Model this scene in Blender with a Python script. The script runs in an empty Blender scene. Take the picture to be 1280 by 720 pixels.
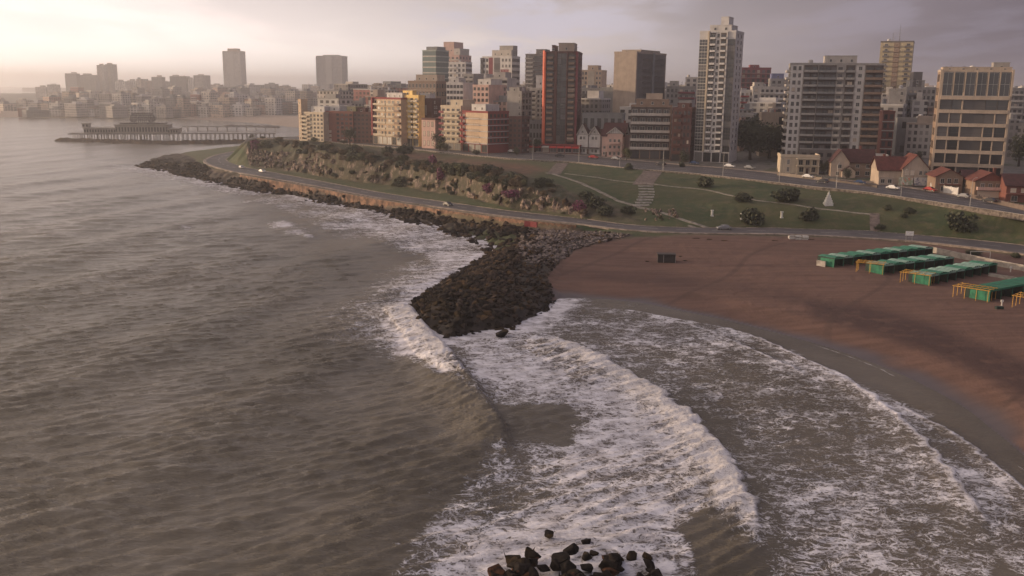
import bpy, bmesh, math, random
import numpy as np
from mathutils import Vector, Matrix
from mathutils.bvhtree import BVHTree
from mathutils.geometry import delaunay_2d_cdt

random.seed(7)
rng = np.random.default_rng(11)
R = math.radians
import time as _t
_T0=_t.time()
def tick(n): print("TICK", n, round(_t.time()-_T0,1))
scene = bpy.context.scene
COL = scene.collection

# ------------------------------------------------------------------ camera
F_PX = 1178.0            # focal length in pixels of the 1280 wide photograph
CAM_H = 44.0
PITCH, ROLL = 12.0, 0.6
cam_d = bpy.data.cameras.new("camera")
cam = bpy.data.objects.new("camera", cam_d)
COL.objects.link(cam)
cam_d.sensor_width = 36.0
cam_d.lens = F_PX / 1280.0 * 36.0
cam_d.clip_start = 1.0
cam_d.clip_end = 60000.0
cam.matrix_world = Matrix.Translation((0, 0, CAM_H)) @ Matrix.Rotation(R(90 - PITCH), 4, 'X') @ Matrix.Rotation(R(ROLL), 4, 'Z')
scene.camera = cam
CM = cam.matrix_world.to_3x3()
CMI = np.array(CM.transposed())
CO = Vector((0, 0, CAM_H))

def ray(px, py):
    return (CM @ Vector(((px - 640) / F_PX, (360 - py) / F_PX, -1.0)))

def P(px, py, z=0.0):
    d = ray(px, py)
    if d.z > -1e-4: d.z = -1e-4
    t = (z - CAM_H) / d.z
    return CO + d * t

def PD(px, py, D):
    d = ray(px, py)
    return CO + d * (D / d.y)

def project(xyz):
    """numpy (n,3) -> pixel coordinates"""
    q = (xyz - np.array([0, 0, CAM_H])) @ CMI.T
    w = np.maximum(-q[:, 2], 1e-3)
    return np.stack([640 + F_PX * q[:, 0] / w, 360 - F_PX * q[:, 1] / w], 1)

# ------------------------------------------------------------------ tagging
def tag(o, label=None, cat=None, group=None, kind=None):
    if label: o['label'] = label
    if cat: o['category'] = cat
    if group: o['group'] = group
    if kind: o['kind'] = kind
    return o

def empty(name, loc, rz=0.0, label=None, cat=None, group=None):
    o = bpy.data.objects.new(name, None)
    o.empty_display_size = 0.5
    o.location = loc; o.rotation_euler = (0, 0, rz)
    COL.objects.link(o)
    return tag(o, label, cat, group)

def link(name, me, parent=None, loc=(0, 0, 0), rz=0.0):
    o = bpy.data.objects.new(name, me)
    COL.objects.link(o)
    if parent: o.parent = parent
    o.location = loc; o.rotation_euler = (0, 0, rz)
    return o

def copy_tree(o, parent=None):
    c = o.copy(); COL.objects.link(c); c.parent = parent
    for ch in o.children: copy_tree(ch, c)
    return c

# ------------------------------------------------------------------ mesh builder
class MB:
    def __init__(s): s.v = []; s.f = []; s.m = []
    def quad(s, a, b, c, d, m=0):
        n = len(s.v); s.v += [tuple(a), tuple(b), tuple(c), tuple(d)]; s.f.append((n, n+1, n+2, n+3)); s.m.append(m)
    def tri(s, a, b, c, m=0):
        n = len(s.v); s.v += [tuple(a), tuple(b), tuple(c)]; s.f.append((n, n+1, n+2)); s.m.append(m)
    def box(s, x0, x1, y0, y1, z0, z1, m=0):
        n = len(s.v)
        s.v += [(x0,y0,z0),(x1,y0,z0),(x1,y1,z0),(x0,y1,z0),(x0,y0,z1),(x1,y0,z1),(x1,y1,z1),(x0,y1,z1)]
        for f in ((0,3,2,1),(4,5,6,7),(0,1,5,4),(1,2,6,5),(2,3,7,6),(3,0,4,7)):
            s.f.append(tuple(n+i for i in f)); s.m.append(m)
    def prism(s, poly, z0, z1, m=0, mtop=None):
        n = len(s.v); k = len(poly)
        s.v += [(p[0], p[1], z0) for p in poly] + [(p[0], p[1], z1) for p in poly]
        s.f.append(tuple(n+i for i in reversed(range(k)))); s.m.append(m)
        s.f.append(tuple(n+k+i for i in range(k))); s.m.append(m if mtop is None else mtop)
        for i in range(k):
            j = (i+1) % k
            s.f.append((n+i, n+j, n+k+j, n+k+i)); s.m.append(m)
    def tube(s, a, b, r, r2=None, m=0, seg=7):
        a = Vector(a); b = Vector(b); r2 = r if r2 is None else r2
        d = (b - a).normalized()
        u = d.cross(Vector((0, 0, 1)) if abs(d.z) < .9 else Vector((1, 0, 0))).normalized(); w = d.cross(u)
        n = len(s.v)
        for c, rr in ((a, r), (b, r2)):
            for i in range(seg):
                t = 2*math.pi*i/seg
                s.v.append(tuple(c + (u*math.cos(t) + w*math.sin(t))*rr))
        for i in range(seg):
            j = (i+1) % seg
            s.f.append((n+i, n+seg+i, n+seg+j, n+j)); s.m.append(m)
        s.f.append(tuple(n+i for i in range(seg))); s.m.append(m)
        s.f.append(tuple(n+seg+i for i in reversed(range(seg)))); s.m.append(m)
    def mesh(s, name, mats, smooth=False):
        me = bpy.data.meshes.new(name)
        me.from_pydata(s.v, [], s.f)
        for m in (mats if isinstance(mats, (list, tuple)) else [mats]): me.materials.append(m)
        me.polygons.foreach_set('material_index', s.m)
        if smooth: me.polygons.foreach_set('use_smooth', [True]*len(s.f))
        me.update()
        return me

def np_mesh(name, verts, faces, mats, smooth=True, attrs=None, midx=None):
    me = bpy.data.meshes.new(name)
    nv, nf = len(verts), len(faces); k = faces.shape[1]
    me.vertices.add(nv); me.vertices.foreach_set('co', np.ascontiguousarray(verts, dtype=np.float32).ravel())
    me.loops.add(nf*k); me.loops.foreach_set('vertex_index', np.ascontiguousarray(faces, dtype=np.int32).ravel())
    me.polygons.add(nf)
    me.polygons.foreach_set('loop_start', np.arange(0, nf*k, k, dtype=np.int32))
    me.polygons.foreach_set('loop_total', np.full(nf, k, dtype=np.int32))
    if midx is not None: me.polygons.foreach_set('material_index', midx.astype(np.int32))
    me.polygons.foreach_set('use_smooth', np.full(nf, smooth, dtype=bool))
    for m in (mats if isinstance(mats, (list, tuple)) else [mats]): me.materials.append(m)
    me.update(calc_edges=True)
    if attrs:
        for an, arr in attrs.items():
            a = me.attributes.new(an, 'FLOAT_COLOR', 'POINT')
            a.data.foreach_set('color', np.ascontiguousarray(arr, dtype=np.float32).ravel())
    return me

# ------------------------------------------------------------------ numpy noise
def _hash(ix, iy, seed):
    h = (ix.astype(np.int64)*374761393 + iy.astype(np.int64)*668265263 + seed*982451653) & 0xffffffff
    h = ((h ^ (h >> 13)) * 1274126177) & 0xffffffff
    return ((h ^ (h >> 16)) & 0xffff) / 65535.0

def vnoise(x, y, seed=0):
    ix = np.floor(x); iy = np.floor(y); fx = x-ix; fy = y-iy
    fx = fx*fx*fx*(fx*(fx*6-15)+10); fy = fy*fy*fy*(fy*(fy*6-15)+10)
    a = _hash(ix, iy, seed); b = _hash(ix+1, iy, seed); c = _hash(ix, iy+1, seed); d = _hash(ix+1, iy+1, seed)
    return (a*(1-fx)+b*fx)*(1-fy) + (c*(1-fx)+d*fx)*fy

def fbm(x, y, oct=4, seed=0):
    s = 0; a = 1; t = 0
    for i in range(oct):
        s = s + a*vnoise(x, y, seed+i*17); t += a; a *= .5
        x, y = (x*.8 - y*.6)*2.03 + 3.1, (x*.6 + y*.8)*2.03 + 1.7
    return s/t

def sstep(a, b, x):
    t = np.clip((x-a)/(b-a), 0, 1); return t*t*(3-2*t)

def in_poly(pts, poly):
    x = pts[:, 0]; y = pts[:, 1]; ins = np.zeros(len(pts), bool)
    n = len(poly)
    for i in range(n):
        x1, y1 = poly[i]; x2, y2 = poly[(i+1) % n]
        if y1 == y2: continue
        c = ((y1 > y) != (y2 > y)) & (x < (x2-x1)*(y-y1)/(y2-y1)+x1)
        ins ^= c
    return ins

def seg_dist(pts, line, closed=False):
    """distance to polyline, signed offset of nearest segment (+ = left of direction), parameter 0..1"""
    best = np.full(len(pts), 1e9); side = np.zeros(len(pts)); par = np.zeros(len(pts))
    L = [np.array(p[:2], float) for p in line]
    if closed: L.append(L[0])
    tot = sum(np.linalg.norm(L[i+1]-L[i]) for i in range(len(L)-1)); acc = 0
    for i in range(len(L)-1):
        a, b = L[i], L[i+1]; d = b-a; l = np.linalg.norm(d)
        if l < 1e-6: continue
        w = pts-a; t = np.clip((w@d)/(l*l), 0, 1)
        q = w - t[:, None]*d
        dist = np.hypot(q[:, 0], q[:, 1])
        cr = d[0]*w[:, 1]-d[1]*w[:, 0]
        k = dist < best
        best[k] = dist[k]; side[k] = np.sign(cr[k]); par[k] = (acc + t[k]*l)/tot
        acc += l
    return best, side, par

def poly_mask(pts, poly, feather):
    """1 inside, falling to 0 over feather outside/inside the outline"""
    P_ = np.array([q[:2] for q in poly], float); lo = P_.min(0)-feather; hi = P_.max(0)+feather
    k = np.nonzero((pts[:, 0] > lo[0]) & (pts[:, 0] < hi[0]) & (pts[:, 1] > lo[1]) & (pts[:, 1] < hi[1]))[0]
    out = np.zeros(len(pts)); sub = pts[k]
    ins = in_poly(sub, poly)
    d, _, _ = seg_dist(sub, poly, True)
    out[k] = sstep(-feather, feather, np.where(ins, d, -d))
    return out

def curve(pts, step):
    """resample a polyline of tuples at roughly equal steps (Catmull-Rom)"""
    p = [np.array(q, float) for q in pts]; out = []
    for i in range(len(p)-1):
        p0 = p[max(i-1, 0)]; p1 = p[i]; p2 = p[i+1]; p3 = p[min(i+2, len(p)-1)]
        n = max(1, int(math.ceil(np.linalg.norm((p2-p1)[:2])/step)))
        for k in range(n):
            t = k/n
            out.append(.5*((2*p1)+(-p0+p2)*t+(2*p0-5*p1+4*p2-p3)*t*t+(-p0+3*p1-3*p2+p3)*t**3))
    out.append(p[-1])
    return out

# ------------------------------------------------------------------ materials
def new_mat(name):
    m = bpy.data.materials.new(name); m.use_nodes = True
    nt = m.node_tree; b = nt.nodes['Principled BSDF']
    return m, nt, b

def N(nt, typ, **kw):
    n = nt.nodes.new(typ)
    for k, v in kw.items():
        if k in ('op',): n.operation = v
        else: setattr(n, k, v)
    return n

def math_n(nt, op, a, b=None, clamp=False):
    n = nt.nodes.new('ShaderNodeMath'); n.operation = op; n.use_clamp = clamp
    for i, v in enumerate((a, b)):
        if v is None: continue
        if isinstance(v, (int, float)): n.inputs[i].default_value = v
        else: nt.links.new(v, n.inputs[i])
    return n.outputs[0]

def mix_c(nt, fac, a, b, mode='MIX'):
    n = nt.nodes.new('ShaderNodeMix'); n.data_type = 'RGBA'; n.blend_type = mode
    for sock, v in ((n.inputs[0], fac), (n.inputs[6], a), (n.inputs[7], b)):
        if isinstance(v, (int, float)): sock.default_value = v
        elif isinstance(v, tuple): sock.default_value = (*v, 1) if len(v) == 3 else v
        else: nt.links.new(v, sock)
    return n.outputs[2]

def map_r(nt, v, a, b, c=0.0, d=1.0, smooth=True):
    n = nt.nodes.new('ShaderNodeMapRange')
    n.interpolation_type = 'SMOOTHSTEP' if smooth else 'LINEAR'
    nt.links.new(v, n.inputs[0])
    for i, x in enumerate((a, b, c, d)):
        if isinstance(x, (int, float)): n.inputs[1+i].default_value = x
        else: nt.links.new(x, n.inputs[1+i])
    return n.outputs[0]

def noise(nt, vec, scale, detail=4, rough=.55, dist=0.0):
    n = nt.nodes.new('ShaderNodeTexNoise')
    n.inputs['Scale'].default_value = scale; n.inputs['Detail'].default_value = detail
    n.inputs['Roughness'].default_value = rough; n.inputs['Distortion'].default_value = dist
    if vec is not None: nt.links.new(vec, n.inputs['Vector'])
    return n.outputs[0]

def mapping(nt, vec, scale=(1,1,1), rot=(0,0,0), loc=(0,0,0)):
    n = nt.nodes.new('ShaderNodeMapping')
    n.inputs['Scale'].default_value = scale; n.inputs['Rotation'].default_value = rot; n.inputs['Location'].default_value = loc
    nt.links.new(vec, n.inputs['Vector'])
    return n.outputs[0]

_mc = {}
def wallm(col, rough=.85, var=.22, streak=True, key=None):
    """weathered painted or rendered wall; blotches and rain streaks"""
    k = (tuple(round(c, 3) for c in col), rough, var, streak)
    if k in _mc: return _mc[k]
    m, nt, b = new_mat('wall_paint')
    tc = N(nt, 'ShaderNodeTexCoord')
    n1 = noise(nt, tc.outputs['Object'], .35, 4)
    n2 = noise(nt, mapping(nt, tc.outputs['Object'], (2.2, 2.2, .12)), 1.0, 3)
    dark = tuple(c*(1-var*.7) for c in col); lite = tuple(min(1, c*(1+var*.3)) for c in col)
    c1 = mix_c(nt, map_r(nt, n1, .3, .7), dark, lite)
    if streak:
        c1 = mix_c(nt, map_r(nt, n2, .5, .75, 0, .5), c1, tuple(c*.55 for c in col))
    nt.links.new(c1, b.inputs['Base Color'])
    b.inputs['Roughness'].default_value = rough
    _mc[k] = m
    return m

def plain(name, col, rough=.7, metal=0.0, var=.12, scale=3.0, bump=0.0):
    m, nt, b = new_mat(name)
    tc = N(nt, 'ShaderNodeTexCoord')
    n1 = noise(nt, tc.outputs['Object'], scale, 4)
    c1 = mix_c(nt, map_r(nt, n1, .3, .7), tuple(c*(1-var*1.5) for c in col), tuple(min(1, c*(1+var)) for c in col))
    nt.links.new(c1, b.inputs['Base Color'])
    b.inputs['Roughness'].default_value = rough; b.inputs['Metallic'].default_value = metal
    if bump:
        bp = N(nt, 'ShaderNodeBump'); bp.inputs['Strength'].default_value = bump; bp.inputs['Distance'].default_value = .1
        nt.links.new(n1, bp.inputs['Height']); nt.links.new(bp.outputs[0], b.inputs['Normal'])
    return m
# ================================================================== WORLD
SUN_AZ, SUN_EL = -79.0, 4.5        # degrees left of the view axis (+Y), height
sd = Vector((math.sin(R(SUN_AZ))*math.cos(R(SUN_EL)), math.cos(R(SUN_AZ))*math.cos(R(SUN_EL)), math.sin(R(SUN_EL))))
w = bpy.data.worlds.new("World"); scene.world = w; w.use_nodes = True
nt = w.node_tree; bg = nt.nodes['Background']; bg.inputs['Strength'].default_value = .1
sky = N(nt, 'ShaderNodeTexSky'); sky.sky_type = 'NISHITA'; sky.sun_disc = False
sky.sun_elevation = R(SUN_EL); sky.sun_rotation = R(SUN_AZ)
sky.air_density = 1.5; sky.dust_density = 3.0
tc = N(nt, 'ShaderNodeTexCoord'); sep = N(nt, 'ShaderNodeSeparateXYZ'); nt.links.new(tc.outputs['Generated'], sep.inputs[0])
X, Y, Z = sep.outputs
zc = math_n(nt, 'MAXIMUM', Z, 0.0)
zp = math_n(nt, 'ADD', zc, .10)
comb = N(nt, 'ShaderNodeCombineXYZ')
nt.links.new(math_n(nt, 'DIVIDE', X, zp), comb.inputs[0]); nt.links.new(math_n(nt, 'DIVIDE', Y, zp), comb.inputs[1])
cl = noise(nt, mapping(nt, comb.outputs[0], (.8, .45, 1), loc=(3.2, 1.1, 0)), 1.0, 6, .52, .3)
cl2 = noise(nt, mapping(nt, comb.outputs[0], (1.7, .9, 1), loc=(7.2, 4.1, 2)), 1.0, 5, .55, .2)
# base overcast colour by direction: pale warm towards the left horizon, mauve above, darker slate to the right
az = map_r(nt, X, -.55, .50)                                      # 0 left .. 1 right
horizon_c = mix_c(nt, az, (16.5, 14.8, 13.6), (1.9, 1.6, 1.95))
mid_c = mix_c(nt, az, (5.9, 5.2, 5.3), (1.85, 1.6, 1.95))
el = map_r(nt, Z, .01, .16)
base = mix_c(nt, el, horizon_c, mid_c)
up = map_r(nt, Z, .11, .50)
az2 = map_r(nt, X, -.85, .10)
base = mix_c(nt, up, base, mix_c(nt, az2, (14.0, 11.6, 9.2), (3.0, 2.8, 3.5)))  # upper left glow lies out of view, added for warm sheen on the sea
shade = mix_c(nt, map_r(nt, cl, .36, .62), (.90, .89, .91), (1.09, 1.07, 1.08))
cf = map_r(nt, Z, .0, .07)
base = mix_c(nt, cf, base, mix_c(nt, 1.0, base, shade, 'MULTIPLY'))
# a thin place in the cloud where paler bluish light comes through
pd = Vector((0.03, 1, .135)).normalized()
vm = N(nt, 'ShaderNodeVectorMath'); vm.operation = 'DOT_PRODUCT'; nt.links.new(tc.outputs['Generated'], vm.inputs[0]); vm.inputs[1].default_value = pd
gap = math_n(nt, 'MULTIPLY', map_r(nt, vm.outputs['Value'], .984, .9995), map_r(nt, cl2, .42, .60))
base = mix_c(nt, math_n(nt, 'MULTIPLY', gap, .75), base, (6.6, 6.2, 7.3))
pd2 = Vector((.40, 1, .14)).normalized()
vm2 = N(nt, 'ShaderNodeVectorMath'); vm2.operation = 'DOT_PRODUCT'; nt.links.new(tc.outputs['Generated'], vm2.inputs[0]); vm2.inputs[1].default_value = pd2
gap2 = math_n(nt, 'MULTIPLY', map_r(nt, vm2.outputs['Value'], .985, .999), map_r(nt, cl2, .42, .6))
base = mix_c(nt, math_n(nt, 'MULTIPLY', gap2, .30), base, (4.2, 3.9, 5.0))
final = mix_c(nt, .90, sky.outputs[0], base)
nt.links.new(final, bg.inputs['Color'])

sun_d = bpy.data.lights.new("sun", 'SUN'); sun_d.energy = 4.2; sun_d.angle = R(1.0); sun_d.color = (1.0, .72, .46)
sun = bpy.data.objects.new("sun", sun_d); COL.objects.link(sun)
sun.rotation_euler = sd.to_track_quat('Z', 'Y').to_euler()
vs = scene.view_settings
vs.view_transform = 'Standard'; vs.look = 'None'; vs.gamma = 1.0; vs.exposure = 0.12; vs.use_curve_mapping = False

# ================================================================== TERRAIN control lines (pixel x, pixel y, height)
def zroad_lo(x): return float(np.interp(x, [250, 300, 400, 500, 560, 640, 800, 1000, 1280], [4.3, 4.1, 3.7, 3.4, 4.1, 4.6, 4.4, 3.9, 3.3]))
def zroad_up(x): return float(np.interp(x, [300, 480, 640, 860, 1060, 1280, 1500], [15.3, 15.3, 15, 13.5, 12, 10, 9]))
LO_OUT = [(345,183),(320,186),(296,189),(272,194),(258,200),(262,205),(280,211),(302,216),(343,223),(400,233),(483,248.5),(567,261),(640,271),(723,279.5),(786,287),(860,291),(960,292),(1020,294),(1080,297),(1142,301),(1210,308),(1280,317),(1400,336),(1550,362)]
LO_IN = [(350,187),(330,189),(306,192),(288,196),(282,199.5),(290,204),(306,209),(343,216),(400,226.5),(483,242),(567,254),(640,264),(723,273),(786,281),(860,284.7),(960,285),(1020,287),(1080,288.5),(1112,291),(1200,298.5),(1280,307),(1400,324),(1550,347)]
UP_OUT = [(325,173.2),(345,174),(400,176.5),(450,181),(504,185.5),(560,191),(608,196),(660,200),(723,203.5),(786,210.5),(860,216.5),(900,220.5),(977,229),(1020,234),(1080,240),(1142,248.5),(1210,258.5),(1280,269),(1400,290),(1550,316)]
UP_IN = [(372,171.5),(400,172),(450,174.5),(504,178.5),(560,183),(608,187),(640,189.5),(723,194.5),(786,200),(860,207),(900,210),(957,215.5),(1020,222.5),(1080,228),(1142,236),(1210,247),(1280,258),(1400,278),(1550,303)]
SHORE_L = [(178,206),(190,211),(206,213),(222,216),(240,221),(258,224),(270,229),(290,231),(305,235),(330,240),(345,238),(362,238),(380,246),(400,252),(415,254),(430,256),(455,258),(480,265),(500,271),(520,277),(540,281),(560,286),(575,292),(592,296),(606,302),(617,309),(622,315)]
SHORE_B = [(618,318),(600,328),(570,345),(545,360),(528,372),(514,384),(512,391),(522,402),(540,412),(560,419),(580,418),(600,413),(625,411),(645,408),(652,400),(665,396),(680,388),(692,376)]
SHORE_R = [(700,372.5),(740,373),(800,378),(850,388),(900,398),(980,418),(1055,440),(1130,469),(1200,505),(1240,535),(1280,568),(1340,625),(1400,690),(1450,760)]
SHORE_BK = [(178,206),(186,200),(200,196),(222,192),(237,189.5),(260,187),(285,184.5),(306,182.5),(318,180.5)]
CP = []      # control points
def addline(pts, z=None, step=7):
    q = []
    for p in pts:
        if len(p) == 3: q.append(p)
        else: q.append((p[0], p[1], z(p[0]) if callable(z) else z))
    out = []
    for c in curve(q, step):
        v = P(c[0], c[1], c[2]); CP.append((v.x, v.y, v.z)); out.append(v)
    return out
L_loout = addline(LO_OUT, zroad_lo); L_loin = addline(LO_IN, zroad_lo)
L_upout = addline(UP_OUT, zroad_up); L_upin = addline(UP_IN, zroad_up)
L_shL = addline(SHORE_L, 0.0); L_shB = addline(SHORE_B, 0.0); L_shR = addline(SHORE_R, 0.0, 20); L_shK = addline(SHORE_BK, 0.0)
# sea floor a few metres out
def offset_line(L, d, z, side=1):
    pts = [np.array((v.x, v.y)) for v in L]
    for i in range(0, len(pts), 2):
        a = pts[max(i-1, 0)]; b = pts[min(i+1, len(pts)-1)]
        t = b-a; t = t/max(np.linalg.norm(t), 1e-6); n = np.array((t[1], -t[0]))*side
        CP.append((pts[i][0]+n[0]*d, pts[i][1]+n[1]*d, z))
offset_line(L_shL, 9, -2.2); offset_line(L_shB, 6, -2.0); offset_line(L_shR, 14, -.45); offset_line(L_shR, 45, -2.0); offset_line(L_shK, 9, -2.2, -1)
# sea wall foot (seaward of the lower road)
WALLF = [(343,229),(400,240),(450,250),(500,260),(540,270),(590,281),(640,290),(690,295),(740,299)]
WALLT = [(300,219.5),(343,227),(400,237),(450,246.5),(500,255),(560,264.5),(608,271),(660,277),(720,283)]
addline(WALLT, lambda x: zroad_lo(x)+.02)
addline([(250,198,4.1),(247,204,3.7),(262,212,3.6),(300,222.5,3.4)], None)
FOOT = []
for c in curve(WALLT, 5):
    t_ = P(c[0], c[1], zroad_lo(c[0])); FOOT.append((c[0], Vector((t_.x*(1-1.1/t_.y), t_.y-1.1, 0))))
shx = [p[0] for p in SHORE_L]; shy = [p[1] for p in SHORE_L]
for px_f, v in FOOT:
    if px_f < 640:
        s_ = P(px_f, float(np.interp(px_f, shx, shy)), 0)
        gap = max(2.0, v.y-s_.y); zf_ = min(2.6, .5+gap*.16); CP.append((v.x, v.y, zf_))
        m_ = s_.lerp(v, .5); CP.append((m_.x, m_.y, zf_*.55))
    else: CP.append((v.x, v.y, 2.7))
addline([(215,200,2.4),(225,206,2.1),(250,215,1.9),(285,224,1.5)], None)
addline([(225,196.5,2.6),(250,193,3.4),(285,189,3.6),(318,186,3.8)], None)
# breakwater crest and flank
addline([(700,291,4.2),(670,300,4.4),(645,313,4.5),(615,334,4.4),(585,352,4.2),(560,368,4.0),(540,382,3.4),(528,392,2.2)], None)
addline([(730,300,3.7),(700,318,3.5),(665,340,3.4),(630,362,3.4),(595,384,3.2),(565,400,2.4)], None)
addline([(705,330,2.6),(695,352,1.6),(670,372,1.8),(640,392,1.9),(600,405,1.2)], None)
# beach rise
addline([(700,350,1.4),(760,352,1.5),(850,362,1.4),(950,382,1.5),(1050,408,1.5),(1150,438,1.5),(1230,475,1.5),(1280,510,1.6),(1400,600,1.6),(1480,670,1.6)], None, 15)
addline([(740,315,2.7),(850,322,2.6),(960,332,2.5),(1060,348,2.5),(1160,372,2.5),(1280,420,2.5),(1400,480,2.5)], None, 15)
addline([(760,296.5,4.1),(860,296,4.0),(960,297,3.7),(1080,301.5,3.3),(1180,309,3.0),(1280,323,2.8),(1400,345,2.8)], None, 12)
# cliff
CL_BASE = [(312,207),(343,211),(383,216),(400,220),(450,227),(490,231),(525,237),(571,243),(600,250),(635,259),(682,263.5),(732,271)]
CL_TOP = [(310,177),(343,179),(383,184),(400,188),(456,199),(490,203),(521,209),(567,211),(598,222),(640,231),(661,235),(702,250),(735,264)]
def cz(x): return zroad_lo(x)+.7
L_clb = addline(CL_BASE, cz)
bx = [p[0] for p in CL_BASE]; by = [p[1] for p in CL_BASE]
ct = []
for c in curve(CL_TOP, 6):
    yb = float(np.interp(c[0], bx, by)); b_ = P(c[0], yb, cz(c[0])); q = PD(c[0], c[1], b_.y + 4.5)
    if q.z > 15.2: q = P(c[0], c[1], 15.2)
    CP.append(tuple(q)); ct.append(q)
# tip of the plateau
for a in [(306,178,13.5),(308,174,15),(318,172.4,15.2),(345,171.2,15.2),(372,170.6,15.2)]:
    CP.append(tuple(P(*a)))
for a in [(303,190,4.2),(306,200,4.3),(300,182,3.8),(330,181,4.0)]:
    CP.append(tuple(P(*a)))
q0 = P(308,174,15); q1 = P(372,170.6,15.2)
for t in np.linspace(0, 1, 9):
    q = q0.lerp(q1, t); CP.append((q.x-4, q.y+14, 2.0)); CP.append((q.x-6, q.y+24, -2.0))
# slope of the lawn (x > 700), small terrace with the paths
addline([(700,224,12.6),(760,230,11.6),(800,240,10.2),(860,247,9.6),(930,255,9.0),(1000,262,8.2),(1090,270,7.2),(1200,283,6.2),(1280,293,5.3),(1400,312,4.8)], None, 12)
# plateau / city ground, coast behind the headland
for (x, y, z) in [(70,1300,9),(260,1300,12),(600,1400,14),(-150,1330,6),(-500,1330,4),(-1000,1330,3),(-1000,3000,20),(0,3000,30),(900,3000,30),(2000,3000,30),(2500,1000,20),(1200,300,12),(900,0,10),(500,150,9),(320,180,9),
                  (60,620,16),(200,620,16),(400,620,17),(150,450,15.2),(300,420,14.5),(500,450,15),(0,560,16),(50,800,15),(300,900,18),(-40,700,12)]:
    CP.append((x, y, z))
BAY = []
for a in [(372,171.0),(385,166),(378,161),(350,157.5),(320,154),(290,152),(262,150.5),(235,149),(190,147.8),(100,147),(0,146.5),(-200,146),(-500,146)]:
    v = P(a[0], a[1], 0.0); BAY.append(v); CP.append((v.x, v.y, 0.0)); CP.append((v.x-3, v.y-25, -2)); CP.append((v.x+10, v.y+30, 2.0)); CP.append((v.x+25, v.y+70, 6.0))
# open sea
shore_all = np.array([(v.x, v.y) for v in L_shL+L_shB+L_shR+L_shK])
SEA_POLY = [(v.x, v.y) for v in reversed(L_shK)] 
sea_outline = [(v.x, v.y) for v in L_shR[::-1]] + [(v.x, v.y) for v in L_shB[::-1]] + [(v.x, v.y) for v in L_shL[::-1]] + [(v.x, v.y) for v in L_shK] \
    + [(q0.x-4, q0.y+18), (q1.x-4, q1.y+18)] + [(v.x, v.y) for v in BAY] + [(-3000, 1200), (-3000, -400), (400, -400)]
gx, gy = np.meshgrid(np.arange(-900, 200, 22.0), np.arange(30, 1180, 22.0)); gp = np.stack([gx.ravel(), gy.ravel()], 1)
ins = in_poly(gp, sea_outline); dd, _, _ = seg_dist(gp, sea_outline, True)
for p, k, d in zip(gp, ins, dd):
    if k and d > 26: CP.append((p[0], p[1], -3.0))
for x in range(-3000, 600, 300):
    CP.append((x, -300, -3)); CP.append((x if x < -900 else -1200, 600, -3))
pts2 = [Vector((c[0], c[1])) for c in CP]
vo, eo, fo, ov, oe, of = delaunay_2d_cdt(pts2, [], [], 0, 1e-4)
cv = [(v.x, v.y, CP[ov[i][0]][2] if ov[i] else 0) for i, v in enumerate(vo)]
bvh = BVHTree.FromPolygons(cv, [tuple(f) for f in fo])

# ---- fine grid around the viewpoint, finer where the picture needs it
cols = np.arange(-330, 1620, 2.3)
ang = np.arctan((cols-640)/F_PX)
Ds = [58.0]
while Ds[-1] < 5000:
    d = Ds[-1]; Ds.append(d + (0.9 if d < 520 else (d-520)*.02+.9))
Ds = np.array(Ds)
A, DD = np.meshgrid(ang, Ds)
gxv = np.tan(A)*DD; gyv = DD
flat = np.stack([gxv.ravel(), gyv.ravel()], 1)
hz = np.full(len(flat), -3.0)
down = Vector((0, 0, -1))
land_like = ~in_poly(flat, sea_outline)
dsea, _, _ = seg_dist(flat, sea_outline, True)
need = land_like | (dsea < 30)
for i in np.nonzero(need)[0]:
    h = bvh.ray_cast(Vector((flat[i, 0], flat[i, 1], 500.0)), down)
    if h[0] is not None: hz[i] = h[0].z
def gz(x, y):
    h = bvh.ray_cast(Vector((x, y, 500.0)), down)
    return h[0].z if h[0] is not None else 0.0
def hit(px, py):
    h = bvh.ray_cast(CO, ray(px, py).normalized())
    return h[0]

tick("raycast")
xyz = np.column_stack([flat, hz])
pix = project(xyz)
def zone(poly, f=4.0): return poly_mask(pix, poly, f)
seaward = (hz < .0)
near = (flat[:, 1] < 640)
BREAK = [(636,300),(660,288),(700,286),(745,290),(790,294),(760,302),(720,312),(700,328),(684,346),(692,362),(694,386),(640,412),(560,424),(500,392),(560,345),(622,312)]
z_break = zone(BREAK, 3)*near
roadpoly_lo = [(a[0], a[1]) for a in LO_OUT] + [(a[0], a[1]) for a in reversed(LO_IN)]
roadpoly_up = [(a[0], a[1]) for a in UP_OUT] + [(a[0], a[1]) for a in reversed(UP_IN)]
z_road = np.maximum(zone(roadpoly_lo, 2), zone(roadpoly_up, 2))*near
beachpoly = [(692,376),(684,346),(700,328),(720,312),(760,301),(800,296.5),(860,294),(960,295),(1080,299),(1180,307),(1280,321),(1400,340),(1640,380),(1640,1400),(600,1400),(600,420),(680,395)]
z_sand = zone(beachpoly, 3)*(flat[:, 1] < 400)
shorepoly = [(150,200),(200,192),(225,192),(243,198),(250,208),(300,222),(343,229.5),(400,240.5),(450,250.5),(500,261),(560,274),(600,283),(640,291),(660,288),(636,305),(618,330),(500,330),(150,260)]
z_shore = zone(shorepoly, 2.5)*near
wallpoly = [(a[0], a[1]) for a in WALLT] + [(a[0], a[1]+1) for a in reversed(WALLF)]
z_wall = zone(wallpoly, 1.5)*near
z_earth = zone([(245,205),(262,208),(343,224),(400,233),(500,251),(600,266),(720,279),(690,294),(640,292),(560,275),(450,251),(343,230),(262,214)], 2)*near
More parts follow.
